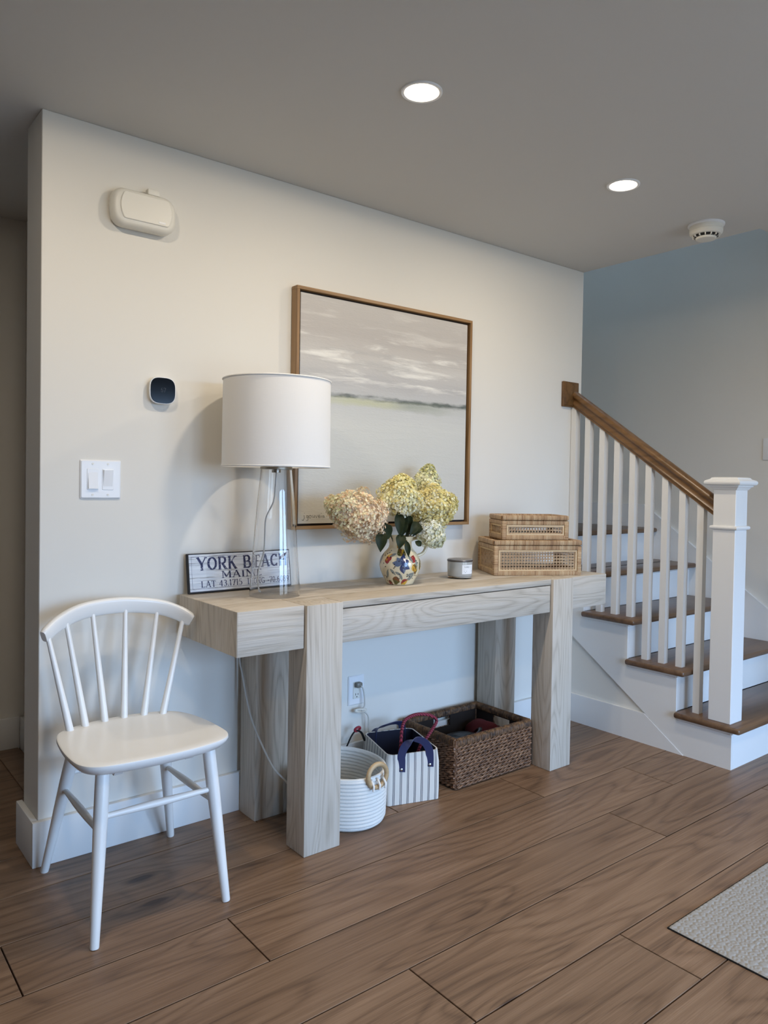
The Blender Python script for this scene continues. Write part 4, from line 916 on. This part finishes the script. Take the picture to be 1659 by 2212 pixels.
def rattan(label, loc, rz, W_, D_, Hb, lidh):
    t = thing('rattan_box', label, 'box', loc, rz, 'rattan boxes stacked on the console table')
    r = 0.021; hl = Hb-lidh-0.0012                         # rail height, body height
    def p(name, q, m, par=t, **k): return q.build(name, m, par, world=False, **k)
    # local frame: x along the front from 0..W_, y depth 0..D_, z up
    for z in (0.0, hl-r):
        for y in (0.0, D_-0.016): q = MB(); q.box(0.016, W_-0.016, y, y+0.016, z, z+r, 0.004, 2); p('rail', q, WM[0])
        for x in (0.0, W_-0.016): q = MB(); q.box(x, x+0.016, 0.016, D_-0.016, z, z+r, 0.004, 2); p('rail', q, WM[1])
    for x in (0.0, W_-0.020):
        for y in (0.0, D_-0.020): q = MB(); q.box(x-0.001, x+0.021, y-0.001, y+0.021, 0.0, hl, 0.006, 2); p('corner_post', q, WM[2])
    q = MB(); q.box(0.02, W_-0.02, 0.02, D_-0.02, 0.002, 0.006); p('bottom_panel', q, M['cane'])
    hz0, hz1 = r, hl-r
    sides = [(W_-0.044, lambda u_, v_, d: (0.022+u_, 0.008-d, hz0+v_)), (W_-0.044, lambda u_, v_, d: (0.022+u_, D_-0.008+d, hz0+v_)),
             (D_-0.044, lambda u_, v_, d: (0.008-d, 0.022+u_, hz0+v_)), (D_-0.044, lambda u_, v_, d: (W_-0.008+d, 0.022+u_, hz0+v_))]
    for w, pl in sides:
        h = hz1-hz0; q = MB(); tr = 0.0075
        for u0, u1, v0, v1 in ((0, w, 0, tr), (0, w, h-tr, h), (0, tr, tr, h-tr), (w-tr, w, tr, h-tr)):
            for o in (0.0, 0.5):                            # two split canes side by side
                a0, a1, b0, b1 = u0, u1, v0, v1
                if u1-u0 > v1-v0: b0 = v0+(v1-v0)*o; b1 = b0+(v1-v0)*0.47
                else: a0 = u0+(u1-u0)*o; a1 = a0+(u1-u0)*0.47
                vs = [pl(a, c_, d) for a in (a0, a1) for c_ in (b0, b1) for d in (0.0, 0.0052)]
                q.add(vs, [(0, 1, 3, 2), (4, 6, 7, 5), (0, 4, 5, 1), (2, 3, 7, 6), (0, 2, 6, 4), (1, 5, 7, 3)])
        p('panel_trim', q, M['trimcane'], smooth=0)
        q = MB(); cane(q, w-2*tr, h-2*tr, lambda u_, v_, d: pl(tr+u_, tr+v_, d)); stuff(p('cane_panel', q, M['cane'], smooth=0, fixn=True))
    # lid
    o = 0.005; z0_ = hl+0.0012
    q = MB(); q.box(0.012, W_-0.012, 0.012, D_-0.012, z0_+0.004, z0_+0.009); lid = p('lid', q, M['cane'])
    for y in (-o, D_+o-0.024): q = MB(); q.box(-o+0.005, W_+o-0.005, y, y+0.024, z0_, z0_+lidh, 0.006, 2); q.build('lid_rail', WM[0], lid, world=False)
    for x in (-o, W_+o-0.024): q = MB(); q.box(x, x+0.024, 0.012, D_-0.012, z0_, z0_+lidh, 0.006, 2); q.build('lid_rail', WM[1], lid, world=False)
    q = MB(); cane(q, W_-0.05, D_-0.05, lambda u_, v_, d: (0.025+u_, 0.025+v_, z0_+0.010+d)); stuff(q.build('cane_panel', M['cane'], lid, world=False, smooth=0))
    return t
RZ = math.atan2(-0.205, 0.367)
rattan('large rattan box with cane panels, the lower of the stack on the table', (1.856, -0.247, ZT), RZ, 0.420, 0.265, 0.162, 0.023)
rattan('small rattan box with cane panels stacked on top of the larger one', (1.902, -0.250, ZT+0.1622), RZ, 0.321, 0.206, 0.112, 0.022)

# ------------------------------------------------------------------ rope basket
rbk = thing('rope_basket', 'white coiled rope basket with wooden ring handle beside the front table leg', 'basket', (1.015, -0.270, 0))
rp = NB('white_cotton_rope'); rp.set(Base_Color=C(226, 225, 220), Roughness=0.85); rp.bump(rp.noise(rp.coord((160, 160, 400)), 1.0, 3), 0.4, 0.002); M['rope'] = rp.mat
def coils(q, ax, ay, z0_, nco, hc, sgn, n=200):
    vs, fs = [], []; rows = nco*4+1
    for i in range(rows):
        k = i/4; ph = (i % 4)/4; z = z0_+k*hc; bul = 0.0048*abs(math.sin(pi*ph))**0.7
        fl = 1.0+0.035*math.sin(pi*min(1, k/nco)*0.5)-0.05*max(0, 1-k*0.9)
        for j in range(n):
            a = 2*pi*j/n; tw = 0.0010*math.sin(a*90+i*1.2) if ph else 0
            vs.append((1.015+(ax*fl+sgn*(bul+tw))*math.cos(a), -0.270+(ay*fl+sgn*(bul+tw))*math.sin(a), z))
    for i in range(rows-1):
        for j in range(n): fs.append((i*n+j, i*n+(j+1) % n, (i+1)*n+(j+1) % n, (i+1)*n+j))
    q.add(vs, fs); return q
NCO, HC = 14, 0.0134
q = MB(); coils(q, 0.150, 0.184, 0.001, NCO, HC, 1); q.build('coiled_wall', M['rope'], rbk, smooth=80)
q = MB(); coils(q, 0.140, 0.174, 0.004, NCO, HC, -1, 120); q.build('coiled_lining', M['rope'], rbk, smooth=80)
q = MB(); q.tube([(1.015+0.1505*math.cos(2*pi*k/80), -0.270+0.1848*math.sin(2*pi*k/80), NCO*HC+0.001) for k in range(80)], 0.0075, 8, closed=True); q.build('rim', M['rope'], rbk, smooth=80)
q = MB(); q.lathe([(1.0, 0.0015), (0.97, 0.006)], (1.015, -0.270), 60, sx=0.143, sy=0.177); q.build('base', M['rope'], rbk)
M['beech'] = wood('pale_wood_ring', C(150, 122, 86), C(188, 160, 120), C(206, 182, 146), 0, 20, 5, 0.1, 0.45, 0.7)
for cx_, cy_, cz_, yy in ((1.033, -0.4655, 0.200, -1),):
    q = MB(); q.tube([(cx_+0.042*math.cos(2*pi*k/40), cy_-0.010*math.sin(2*pi*k/40)*0-0.004, cz_+0.042*math.sin(2*pi*k/40)) for k in range(40)], 0.0088, 12, closed=True); hn_ = q.build('ring_handle', M['beech'], rbk, smooth=80)
    q = MB()
    for dx in (-0.026, 0.002, 0.028): q.tube([(cx_+dx, cy_-0.015, cz_-0.048), (cx_+dx, cy_-0.017, cz_-0.03), (cx_+dx, cy_, cz_-0.012), (cx_+dx, cy_+0.012, cz_-0.02)], 0.0045, 8)
    q.build('cord_tie', M['rope'], hn_, smooth=80)

# ------------------------------------------------------------------ striped fabric basket
sb = thing('striped_fabric_basket', 'white fabric basket with navy stripes and blue strap handles under the table', 'basket', (1.185, -0.338, 0), math.atan2(-0.066, 0.215))
BW, BD, BH = 0.225, 0.290, 0.200
sm = NB('striped_canvas'); tcn = sm.n('TexCoord'); sp_ = sm.n('SeparateXYZ'); sm.l(tcn.outputs['Object'], sp_.inputs[0])
ge = sm.n('NewGeometry'); vt = sm.n('VectorTransform', vector_type='NORMAL', convert_from='WORLD', convert_to='OBJECT'); sm.l(ge.outputs['True Normal'], vt.inputs[0]); sn = sm.n('SeparateXYZ'); sm.l(vt.outputs[0], sn.inputs[0])
sel = sm.math('GREATER_THAN', sm.math('ABSOLUTE', sn.outputs[0]), 0.6)
crd = sm.math('ADD', sm.math('MULTIPLY', sp_.outputs[0], sm.math('SUBTRACT', 1.0, sel)), sm.math('MULTIPLY', sp_.outputs[1], sel))
ms = sm.math('MODULO', sm.math('ADD', crd, 1.0075), 0.0300)
l1 = sm.math('LESS_THAN', sm.math('ABSOLUTE', sm.math('SUBTRACT', ms, 0.0110)), 0.00125); l2_ = sm.math('LESS_THAN', sm.math('ABSOLUTE', sm.math('SUBTRACT', ms, 0.0165)), 0.00125)
sm.set(Base_Color=sm.mix(sm.math('MAXIMUM', l1, l2_), C(216, 212, 204), C(34, 38, 60)), Roughness=0.9); sm.bump(sm.noise(sm.coord((700, 700, 700)), 1.0, 2), 0.2, 0.001)
M['navy_lining'] = plain('navy_lining', C(18, 21, 42), 0.85, bump=(300, .1, .001)); M['navy_strap'] = plain('navy_leather', C(46, 54, 92), 0.45, bump=(200, .05, .001))
def rrect(w, d, r, z, ox, oy, n=5):
    return [(ox+x, oy+y, z) for x, y in rounded_rect(w/2, d/2, w, d, r, n)]
q = MB(); q.loft([rrect(BW, BD, 0.012, 0.001, 0, 0), rrect(BW+0.004, BD+0.004, 0.016, 0.05, -0.002, -0.002), rrect(BW+0.004, BD+0.004, 0.02, 0.15, -0.002, -0.002), rrect(BW-0.004, BD-0.002, 0.028, BH, 0.002, 0.001), rrect(BW-0.014, BD-0.012, 0.026, BH, 0.007, 0.006), rrect(BW-0.014, BD-0.012, 0.026, BH-0.006, 0.007, 0.006)], caps=False)
q.f.append(tuple(range(23, -1, -1))); q.m.append(0)
q.build('fabric_body', sm.mat, sb, world=False, smooth=40)
q = MB(); q.loft([rrect(BW-0.015, BD-0.013, 0.026, BH-0.001, 0.0075, 0.0065), rrect(BW-0.015, BD-0.013, 0.022, 0.012, 0.0075, 0.0065)], caps=False); q.f.append(tuple(range(24, 48))); q.m.append(0); q.build('lining', M['navy_lining'], sb, world=False, smooth=40)
def strap(pts, wv_, t=0.0026):
    q = MB(); loops = []
    P = crom(pts, 5)
    for i, p in enumerate(P):
        a = P[max(i-1, 0)]; b_ = P[min(i+1, len(P)-1)]; tg = (b_-a).normalized(); w = Vector(wv_); w = (w-tg*w.dot(tg)).normalized(); nn_ = tg.cross(w)
        loops.append([p+w*0.0155-nn_*t/2, p+w*0.0155+nn_*t/2, p-w*0.0155+nn_*t/2, p-w*0.0155-nn_*t/2])
    q.loft(loops); return q
x1_, x2_ = 0.068, 0.168; yo = -0.0045
q = strap([(x1_-0.012, yo, 0.135), (x1_-0.012, yo, 0.172), (x1_-0.012, yo-0.001, 0.200), (x1_+0.004, yo-0.004, 0.238), (0.107, yo-0.006, 0.262), (0.145, yo-0.006, 0.250), (x2_+0.002, yo-0.003, 0.215), (x2_+0.010, yo, 0.178), (x2_+0.010, yo, 0.138)], (1, 0.9, 0))
q = strap([(x1_-0.012, yo, 0.132), (x1_-0.012, yo, 0.172), (x1_-0.012, yo-0.002, 0.200), (x1_+0.002, yo-0.006, 0.236), (0.107, yo-0.010, 0.258), (0.148, yo-0.008, 0.243), (x2_+0.004, yo-0.003, 0.210), (x2_+0.010, yo, 0.178), (x2_+0.010, yo, 0.138)], (0.62, -0.3, 0.35))
hs = q.build('strap_handle', M['navy_strap'], sb, world=False, smooth=40)
M['rivet'] = plain('steel_rivet', C(176, 176, 178), 0.25, 1.0, bump=(60, .02, .0005))
for x, z in ((x1_-0.012, 0.142), (x2_+0.010, 0.147)):
    q = MB(); q.tube([(x, yo-0.001, z), (x, yo-0.0045, z), (x, yo-0.006, z)], [0.0062, 0.0058, 0.003], 14); q.build('rivet', M['rivet'], hs, world=False, smooth=50)
yb = BD+0.0035
q = strap([(x1_-0.02, yb, 0.135), (x1_-0.02, yb, 0.180), (x1_-0.005, yb-0.002, 0.208), (0.10, yb-0.012, 0.224), (0.14, yb-0.012, 0.230), (x2_+0.005, yb-0.004, 0.222), (x2_+0.014, yb, 0.190), (x2_+0.014, yb, 0.138)], (0.5, -0.6, 0.5))
q.build('strap_handle', M['navy_strap'], sb, world=False, smooth=40)

# leash
M['leash'] = NB('braided_leash').mat
lb_ = NB('burgundy_braid'); wv_ = lb_.n('TexWave', wave_type='BANDS', bands_direction='DIAGONAL'); lb_.l(lb_.coord(), wv_.inputs['Vector']); wv_.inputs['Scale'].default_value = 55.0; wv_.inputs['Distortion'].default_value = 1.5
lb_.set(Base_Color=lb_.ramp(wv_.outputs[0], (0.2, C(78, 20, 34)), (0.5, C(140, 36, 58)), (0.85, C(158, 54, 72))), Roughness=0.7); lb_.bump(wv_.outputs[0], 0.5, 0.002)
ls = thing('dog_leash', 'burgundy braided rope leash looping up out of the striped basket', 'leash', (1.30, -0.30, 0.10))
pts = [(1.275, -0.305, 0.02), (1.262, -0.315, 0.15), (1.252, -0.335, 0.232), (1.243, -0.352, 0.300), (1.262, -0.352, 0.333), (1.318, -0.350, 0.342), (1.385, -0.352, 0.328), (1.425, -0.352, 0.298), (1.398, -0.352, 0.262), (1.376, -0.345, 0.232), (1.355, -0.325, 0.185), (1.33, -0.300, 0.02)]
q = MB(); q.tube(crom(pts, 8), 0.0066, 12); q.build('leash_rope', lb_.mat, ls, smooth=80)
dc = thing('dog_collar', 'black strap with a red clip hanging over the left rim of the striped basket', 'strap', (1.23, -0.06, 0.215))
q = MB(); q.tube(crom([(1.262, -0.085, 0.175), (1.250, -0.075, 0.209), (1.228, -0.066, 0.217), (1.208, -0.064, 0.200), (1.190, -0.064, 0.170), (1.168, -0.064, 0.130), (1.150, -0.060, 0.02)], 6), 0.0075, 8, flat=0.45); q.build('strap', plain('black_webbing', C(18, 18, 20), 0.8, bump=(200, .1, .001)), dc, smooth=60)
q = MB(); q.tube([(1.232+0.013*math.cos(2*pi*k/20), -0.072-0.006*math.sin(2*pi*k/20), 0.226+0.010*math.sin(2*pi*k/20)) for k in range(20)], 0.0052, 8, closed=True); q.build('clip', plain('red_rope', C(150, 40, 56), 0.6, bump=(200, .2, .001)), dc, smooth=60)

# ------------------------------------------------------------------ wicker basket
X0w, X1w, Y0w, Y1w, ZW = 1.503, 1.975, -0.388, -0.032, 0.208
wk = thing('wicker_basket', 'brown woven wicker basket with cut-out handles between the table legs', 'basket', ((X0w+X1w)/2, (Y0w+Y1w)/2, 0))
wb = NB('brown_wicker'); nA = wb.noise(wb.coord((40, 40, 60)), 1.0, 3, 0.6); nB = wb.noise(wb.coord((200, 200, 200)), 1.0, 2, 0.5)
wb.set(Base_Color=wb.ramp(wb.math('ADD', wb.math('MULTIPLY', nA, 0.7), wb.math('MULTIPLY', nB, 0.3)), (0.34, C(58, 38, 26)), (0.50, C(112, 80, 56)), (0.66, C(150, 116, 88))), Roughness=0.55); wb.bump(nB, 0.4, 0.002); M['wicker'] = wb.mat
wr = NB('wicker_rim'); nA = wr.noise(wr.coord((60, 60, 60)), 1.0, 3, 0.6)
wr.set(Base_Color=wr.ramp(nA, (0.34, C(48, 32, 20)), (0.52, C(96, 68, 42)), (0.68, C(124, 92, 60))), Roughness=0.5); wr.bump(nA, 0.4, 0.002); M['wicker_rim'] = wr.mat
M['wicker_in'] = plain('wicker_core', C(34, 24, 18), 0.8, bump=(80, .2, .002))
rowh = 0.0136
def weave(P0, P1, cut=False, out=1):
    P0, P1 = Vector(P0), Vector(P1); d = (P1-P0); L_ = d.length; t = d/L_; nn_ = Vector((t.y, -t.x, 0))*out; q = MB()
    for r in range(13):
        z = 0.012+r*rowh
        spans = [(0.0, L_)]
        if cut and 0.128 < z < 0.176: spans = [(0.0, L_/2-0.056), (L_/2+0.056, L_)]
        for a, b_ in spans:
            n = max(6, int((b_-a)/0.0072))
            for s_ in range(2):
                ph = s_*pi+r*1.7+(rng.random()-0.5)
                pts_ = []; rad_ = []
                for i in range(n+1):
                    u_ = a+(b_-a)*i/n; A = 2*pi*u_/0.056+ph
                    pts_.append(P0+t*u_+nn_*(0.0042*math.cos(A)+0.004)+Vector((0, 0, z+0.0044*math.sin(A)))); rad_.append(0.0046+0.0007*math.sin(u_*190+r))
                q.tube(pts_, rad_, 6)
    return stuff(q.build('side_weave', M['wicker'], wk, smooth=80))
cs = 0.007
weave((X0w+cs, Y0w+cs, 0), (X1w-cs, Y0w+cs, 0)); weave((X1w-cs, Y1w-cs, 0), (X0w+cs, Y1w-cs, 0), True)
weave((X1w-cs, Y0w+cs, 0), (X1w-cs, Y1w-cs, 0), True); weave((X0w+cs, Y1w-cs, 0), (X0w+cs, Y0w+cs, 0), False)
def core(q, P0, P1, cut):
    (xa, ya), (xb, yb_2) = P0, P1
    def seg(f0, f1, z0_, z1_):
        x0_, x1__, y0_, y1_2 = xa+(xb-xa)*f0, xa+(xb-xa)*f1, ya+(yb_2-ya)*f0, ya+(yb_2-ya)*f1
        e_ = 0.002; q.box(min(x0_, x1__)-(e_ if abs(xb-xa) < 1e-6 else 0), max(x0_, x1__)+(e_ if abs(xb-xa) < 1e-6 else 0), min(y0_, y1_2)-(e_ if abs(yb_2-ya) < 1e-6 else 0), max(y0_, y1_2)+(e_ if abs(yb_2-ya) < 1e-6 else 0), z0_, z1_)
    if not cut: seg(0, 1, 0.004, ZW-0.01); return
    L_ = abs(xb-xa)+abs(yb_2-ya); f = 0.052/L_
    seg(0, 1, 0.004, 0.131); seg(0, 0.5-f, 0.131, 0.176); seg(0.5+f, 1, 0.131, 0.176); seg(0, 1, 0.176, ZW-0.01)
q = MB(); ii = 0.012
core(q, (X0w+ii, Y0w+ii), (X1w-ii, Y0w+ii), False); core(q, (X0w+ii, Y1w-ii), (X1w-ii, Y1w-ii), True); core(q, (X1w-ii, Y0w+ii), (X1w-ii, Y1w-ii), True); core(q, (X0w+ii, Y0w+ii), (X0w+ii, Y1w-ii), False)
q.box(X0w+ii, X1w-ii, Y0w+ii, Y1w-ii, 0.004, 0.010); q.build('inner_frame', M['wicker_in'], wk, smooth=0)
q = MB(); stk = []
for i in range(9):
    x = X0w+0.03+i*(X1w-X0w-0.06)/8; stk.append((x, Y0w+0.004))
for i in range(7):
    y = Y0w+0.03+i*(Y1w-Y0w-0.06)/6; stk += [(X0w+0.004, y)]
for x, y in stk: q.tube([(x, y, 0.006), (x, y, ZW-0.02)], 0.0022, 6)
q.build('stakes', M['wicker'], wk, smooth=60)['kind'] = 'stuff'
q = MB()                                                   # wrapped rim
def rim(P0, P1):
    P0, P1 = Vector(P0), Vector(P1); d = P1-P0; L_ = d.length; t = d/L_; nn_ = Vector((t.y, -t.x, 0)); n = int(L_/0.0085)
    for i in range(n):
        u_ = (i+0.5)*L_/n; sk = 0.004*(rng.random()-0.3); r_ = 0.0046+0.0008*rng.random(); c_ = P0+t*u_
        prof_ = [(-0.009, -0.012), (-0.0095, 0.004), (-0.006, 0.0105), (0.0, 0.012), (0.006, 0.0105), (0.0095, 0.004), (0.009, -0.014)]
        q.tube([c_+nn_*a+Vector((0, 0, b2))+t*(sk*(j/6.0-0.5)*2) for j, (a, b2) in enumerate(prof_)], r_, 6)
e_ = 0.010; zr = ZW-0.012
rim((X0w+e_, Y0w+e_, zr), (X1w-e_, Y0w+e_, zr)); rim((X1w-e_, Y0w+e_, zr), (X1w-e_, Y1w-e_, zr)); rim((X1w-e_, Y1w-e_, zr), (X0w+e_, Y1w-e_, zr)); rim((X0w+e_, Y1w-e_, zr), (X0w+e_, Y0w+e_, zr))
stuff(q.build('rim_wrapping', M['wicker_rim'], wk, smooth=80))
q = MB()
for x in (X0w+e_, X1w-e_):
    for y in (Y0w+e_, Y1w-e_): q.tube([(x, y, 0.004), (x, y, ZW-0.002)], [0.0095, 0.0095], 8)
q.build('corner_stakes', M['wicker'], wk, smooth=60)['kind'] = 'stuff'
# contents
def lump(name, c_, rx, ry, rz_, seed, mat, parent, amp=0.10):
    bm = bmesh.new(); bmesh.ops.create_icosphere(bm, subdivisions=4, radius=1.0); r2 = np.random.default_rng(seed); ks = r2.uniform(1.5, 5.0, (6, 3)); ph = r2.uniform(0, 6, 6)
    for v in bm.verts:
        p = np.array(v.co); s_ = sum(math.sin(ks[i] @ p + ph[i]) for i in range(6))/6
        v.co = Vector((c_[0]+p[0]*rx*(1+amp*s_*2), c_[1]+p[1]*ry*(1+amp*s_*2), max(0.011, c_[2]+p[2]*rz_*(1+amp*s_*3))))
    q = MB(); bm.verts.index_update(); q.add([v.co.copy() for v in bm.verts], [[v.index for v in f.verts] for f in bm.faces]); bm.free()
    return q.build(name, mat, parent, smooth=80)
bk = thing('black_bag', 'shiny black padded bag lying inside the wicker basket', 'bag', (1.72, -0.20, 0.012))
lump('padded_body', (1.70, -0.215, 0.088), 0.135, 0.125, 0.062, 3, plain('black_nylon', C(16, 16, 18), 0.35, bump=(30, .4, .01)), bk)
q = MB(); q.tube(crom([(1.75, -0.25, 0.140), (1.78, -0.25, 0.158), (1.81, -0.22, 0.158), (1.825, -0.18, 0.130)], 6), 0.010, 8, flat=0.4); q.build('handle', plain('black_strap', C(24, 26, 28), 0.3, bump=(30, .2, .005)), bk, smooth=60)
rc = thing('red_cloth', 'dark red folded cloth inside the wicker basket beside the black bag', 'cloth', (1.87, -0.17, 0.012))
lump('folded_fabric', (1.893, -0.170, 0.092), 0.054, 0.115, 0.078, 9, plain('dark_red_fleece', C(88, 20, 24), 0.9, bump=(120, .4, .004)), rc, 0.08)

# ------------------------------------------------------------------ door mat
mx0, mx1, my0, my1 = 1.324, 2.24, -2.06, -1.457; nx, ny = 306, 202
gx, gy = np.meshgrid(np.linspace(mx0, mx1, nx), np.linspace(my0, my1, ny))
sp0 = 0.0185; pts_ = []
for j in range(int((my1-my0)/sp0)+3):
    for i in range(int((mx1-mx0)/(sp0*1.25))+3):
        pts_.append((mx0+(i-1+0.5*(j % 2))*sp0*1.25+rng.uniform(-.0055, .0055), my0+(j-1)*sp0+rng.uniform(-.0045, .0045)))
pts_ = np.array(pts_); asp = rng.uniform(0.75, 1.3, len(pts_)); ang = rng.uniform(-0.5, 0.5, len(pts_)); rg = rng.uniform(0, 6, len(pts_))
best = np.full(gx.shape, 9.0); sec_ = np.full(gx.shape, 9.0); bid = np.zeros(gx.shape, int)
for k, (px, py) in enumerate(pts_):
    i0, i1 = int((px-0.04-mx0)/(mx1-mx0)*nx), int((px+0.04-mx0)/(mx1-mx0)*nx)+1; j0, j1 = int((py-0.04-my0)/(my1-my0)*ny), int((py+0.04-my0)/(my1-my0)*ny)+1
    i0, j0 = max(i0, 0), max(j0, 0); i1, j1 = min(i1, nx), min(j1, ny)
    if i0 >= i1 or j0 >= j1: continue
    dx, dy = gx[j0:j1, i0:i1]-px, gy[j0:j1, i0:i1]-py; d = np.hypot((dx*math.cos(ang[k])+dy*math.sin(ang[k]))/1.25, -dx*math.sin(ang[k])+dy*math.cos(ang[k]))
    B_, S_ = best[j0:j1, i0:i1], sec_[j0:j1, i0:i1]; less = d < B_
    S_[:] = np.where(less, B_, np.minimum(S_, d)); bid[j0:j1, i0:i1] = np.where(less, k, bid[j0:j1, i0:i1]); B_[:] = np.where(less, d, B_)
edge = sec_-best; hgt = np.clip(edge/0.0046, 0, 1)
dimple = np.clip(1-best/0.0042, 0, 1)*(np.sin(rg[bid]) > -0.6); hgt = hgt*hgt*(3-2*hgt)-0.95*dimple**0.8
zz = 0.0040+0.0036*hgt; bd = 0.004
flat_ = np.minimum(np.minimum(gx-mx0, mx1-gx), np.minimum(gy-my0, my1-gy)) < 0.0035; zz[flat_] = 0.0034
V = np.stack([gx, gy, zz], -1).reshape(-1, 3); idx = np.arange(nx*ny).reshape(ny, nx)
Fq = np.stack([idx[:-1, :-1], idx[:-1, 1:], idx[1:, 1:], idx[1:, :-1]], -1).reshape(-1, 4)
mt = thing('door_mat', 'grey ridged rubber mat with pebble relief lying on the oak floor at right', 'mat', ((mx0+mx1)/2, (my0+my1)/2, 0))
q = MB(); q.v = [tuple(p) for p in V]; q.f = [tuple(int(i) for i in f) for f in Fq]; q.m = [0]*len(q.f)
mm = NB('grey_rubber'); mm.set(Base_Color=C(158, 155, 150), Roughness=0.62); mm.bump(mm.noise(mm.coord((700, 700, 700)), 1, 2), 0.2, 0.0006)
q.build('relief_top', mm.mat, mt, smooth=180, fixn=False)
q = MB(); q.box(mx0, mx1, my0, my1, 0.0003, 0.0036); q.build('backing', M['dark'], mt, smooth=0)

for o in bpy.data.objects:
    if '_o' in o: del o['_o']
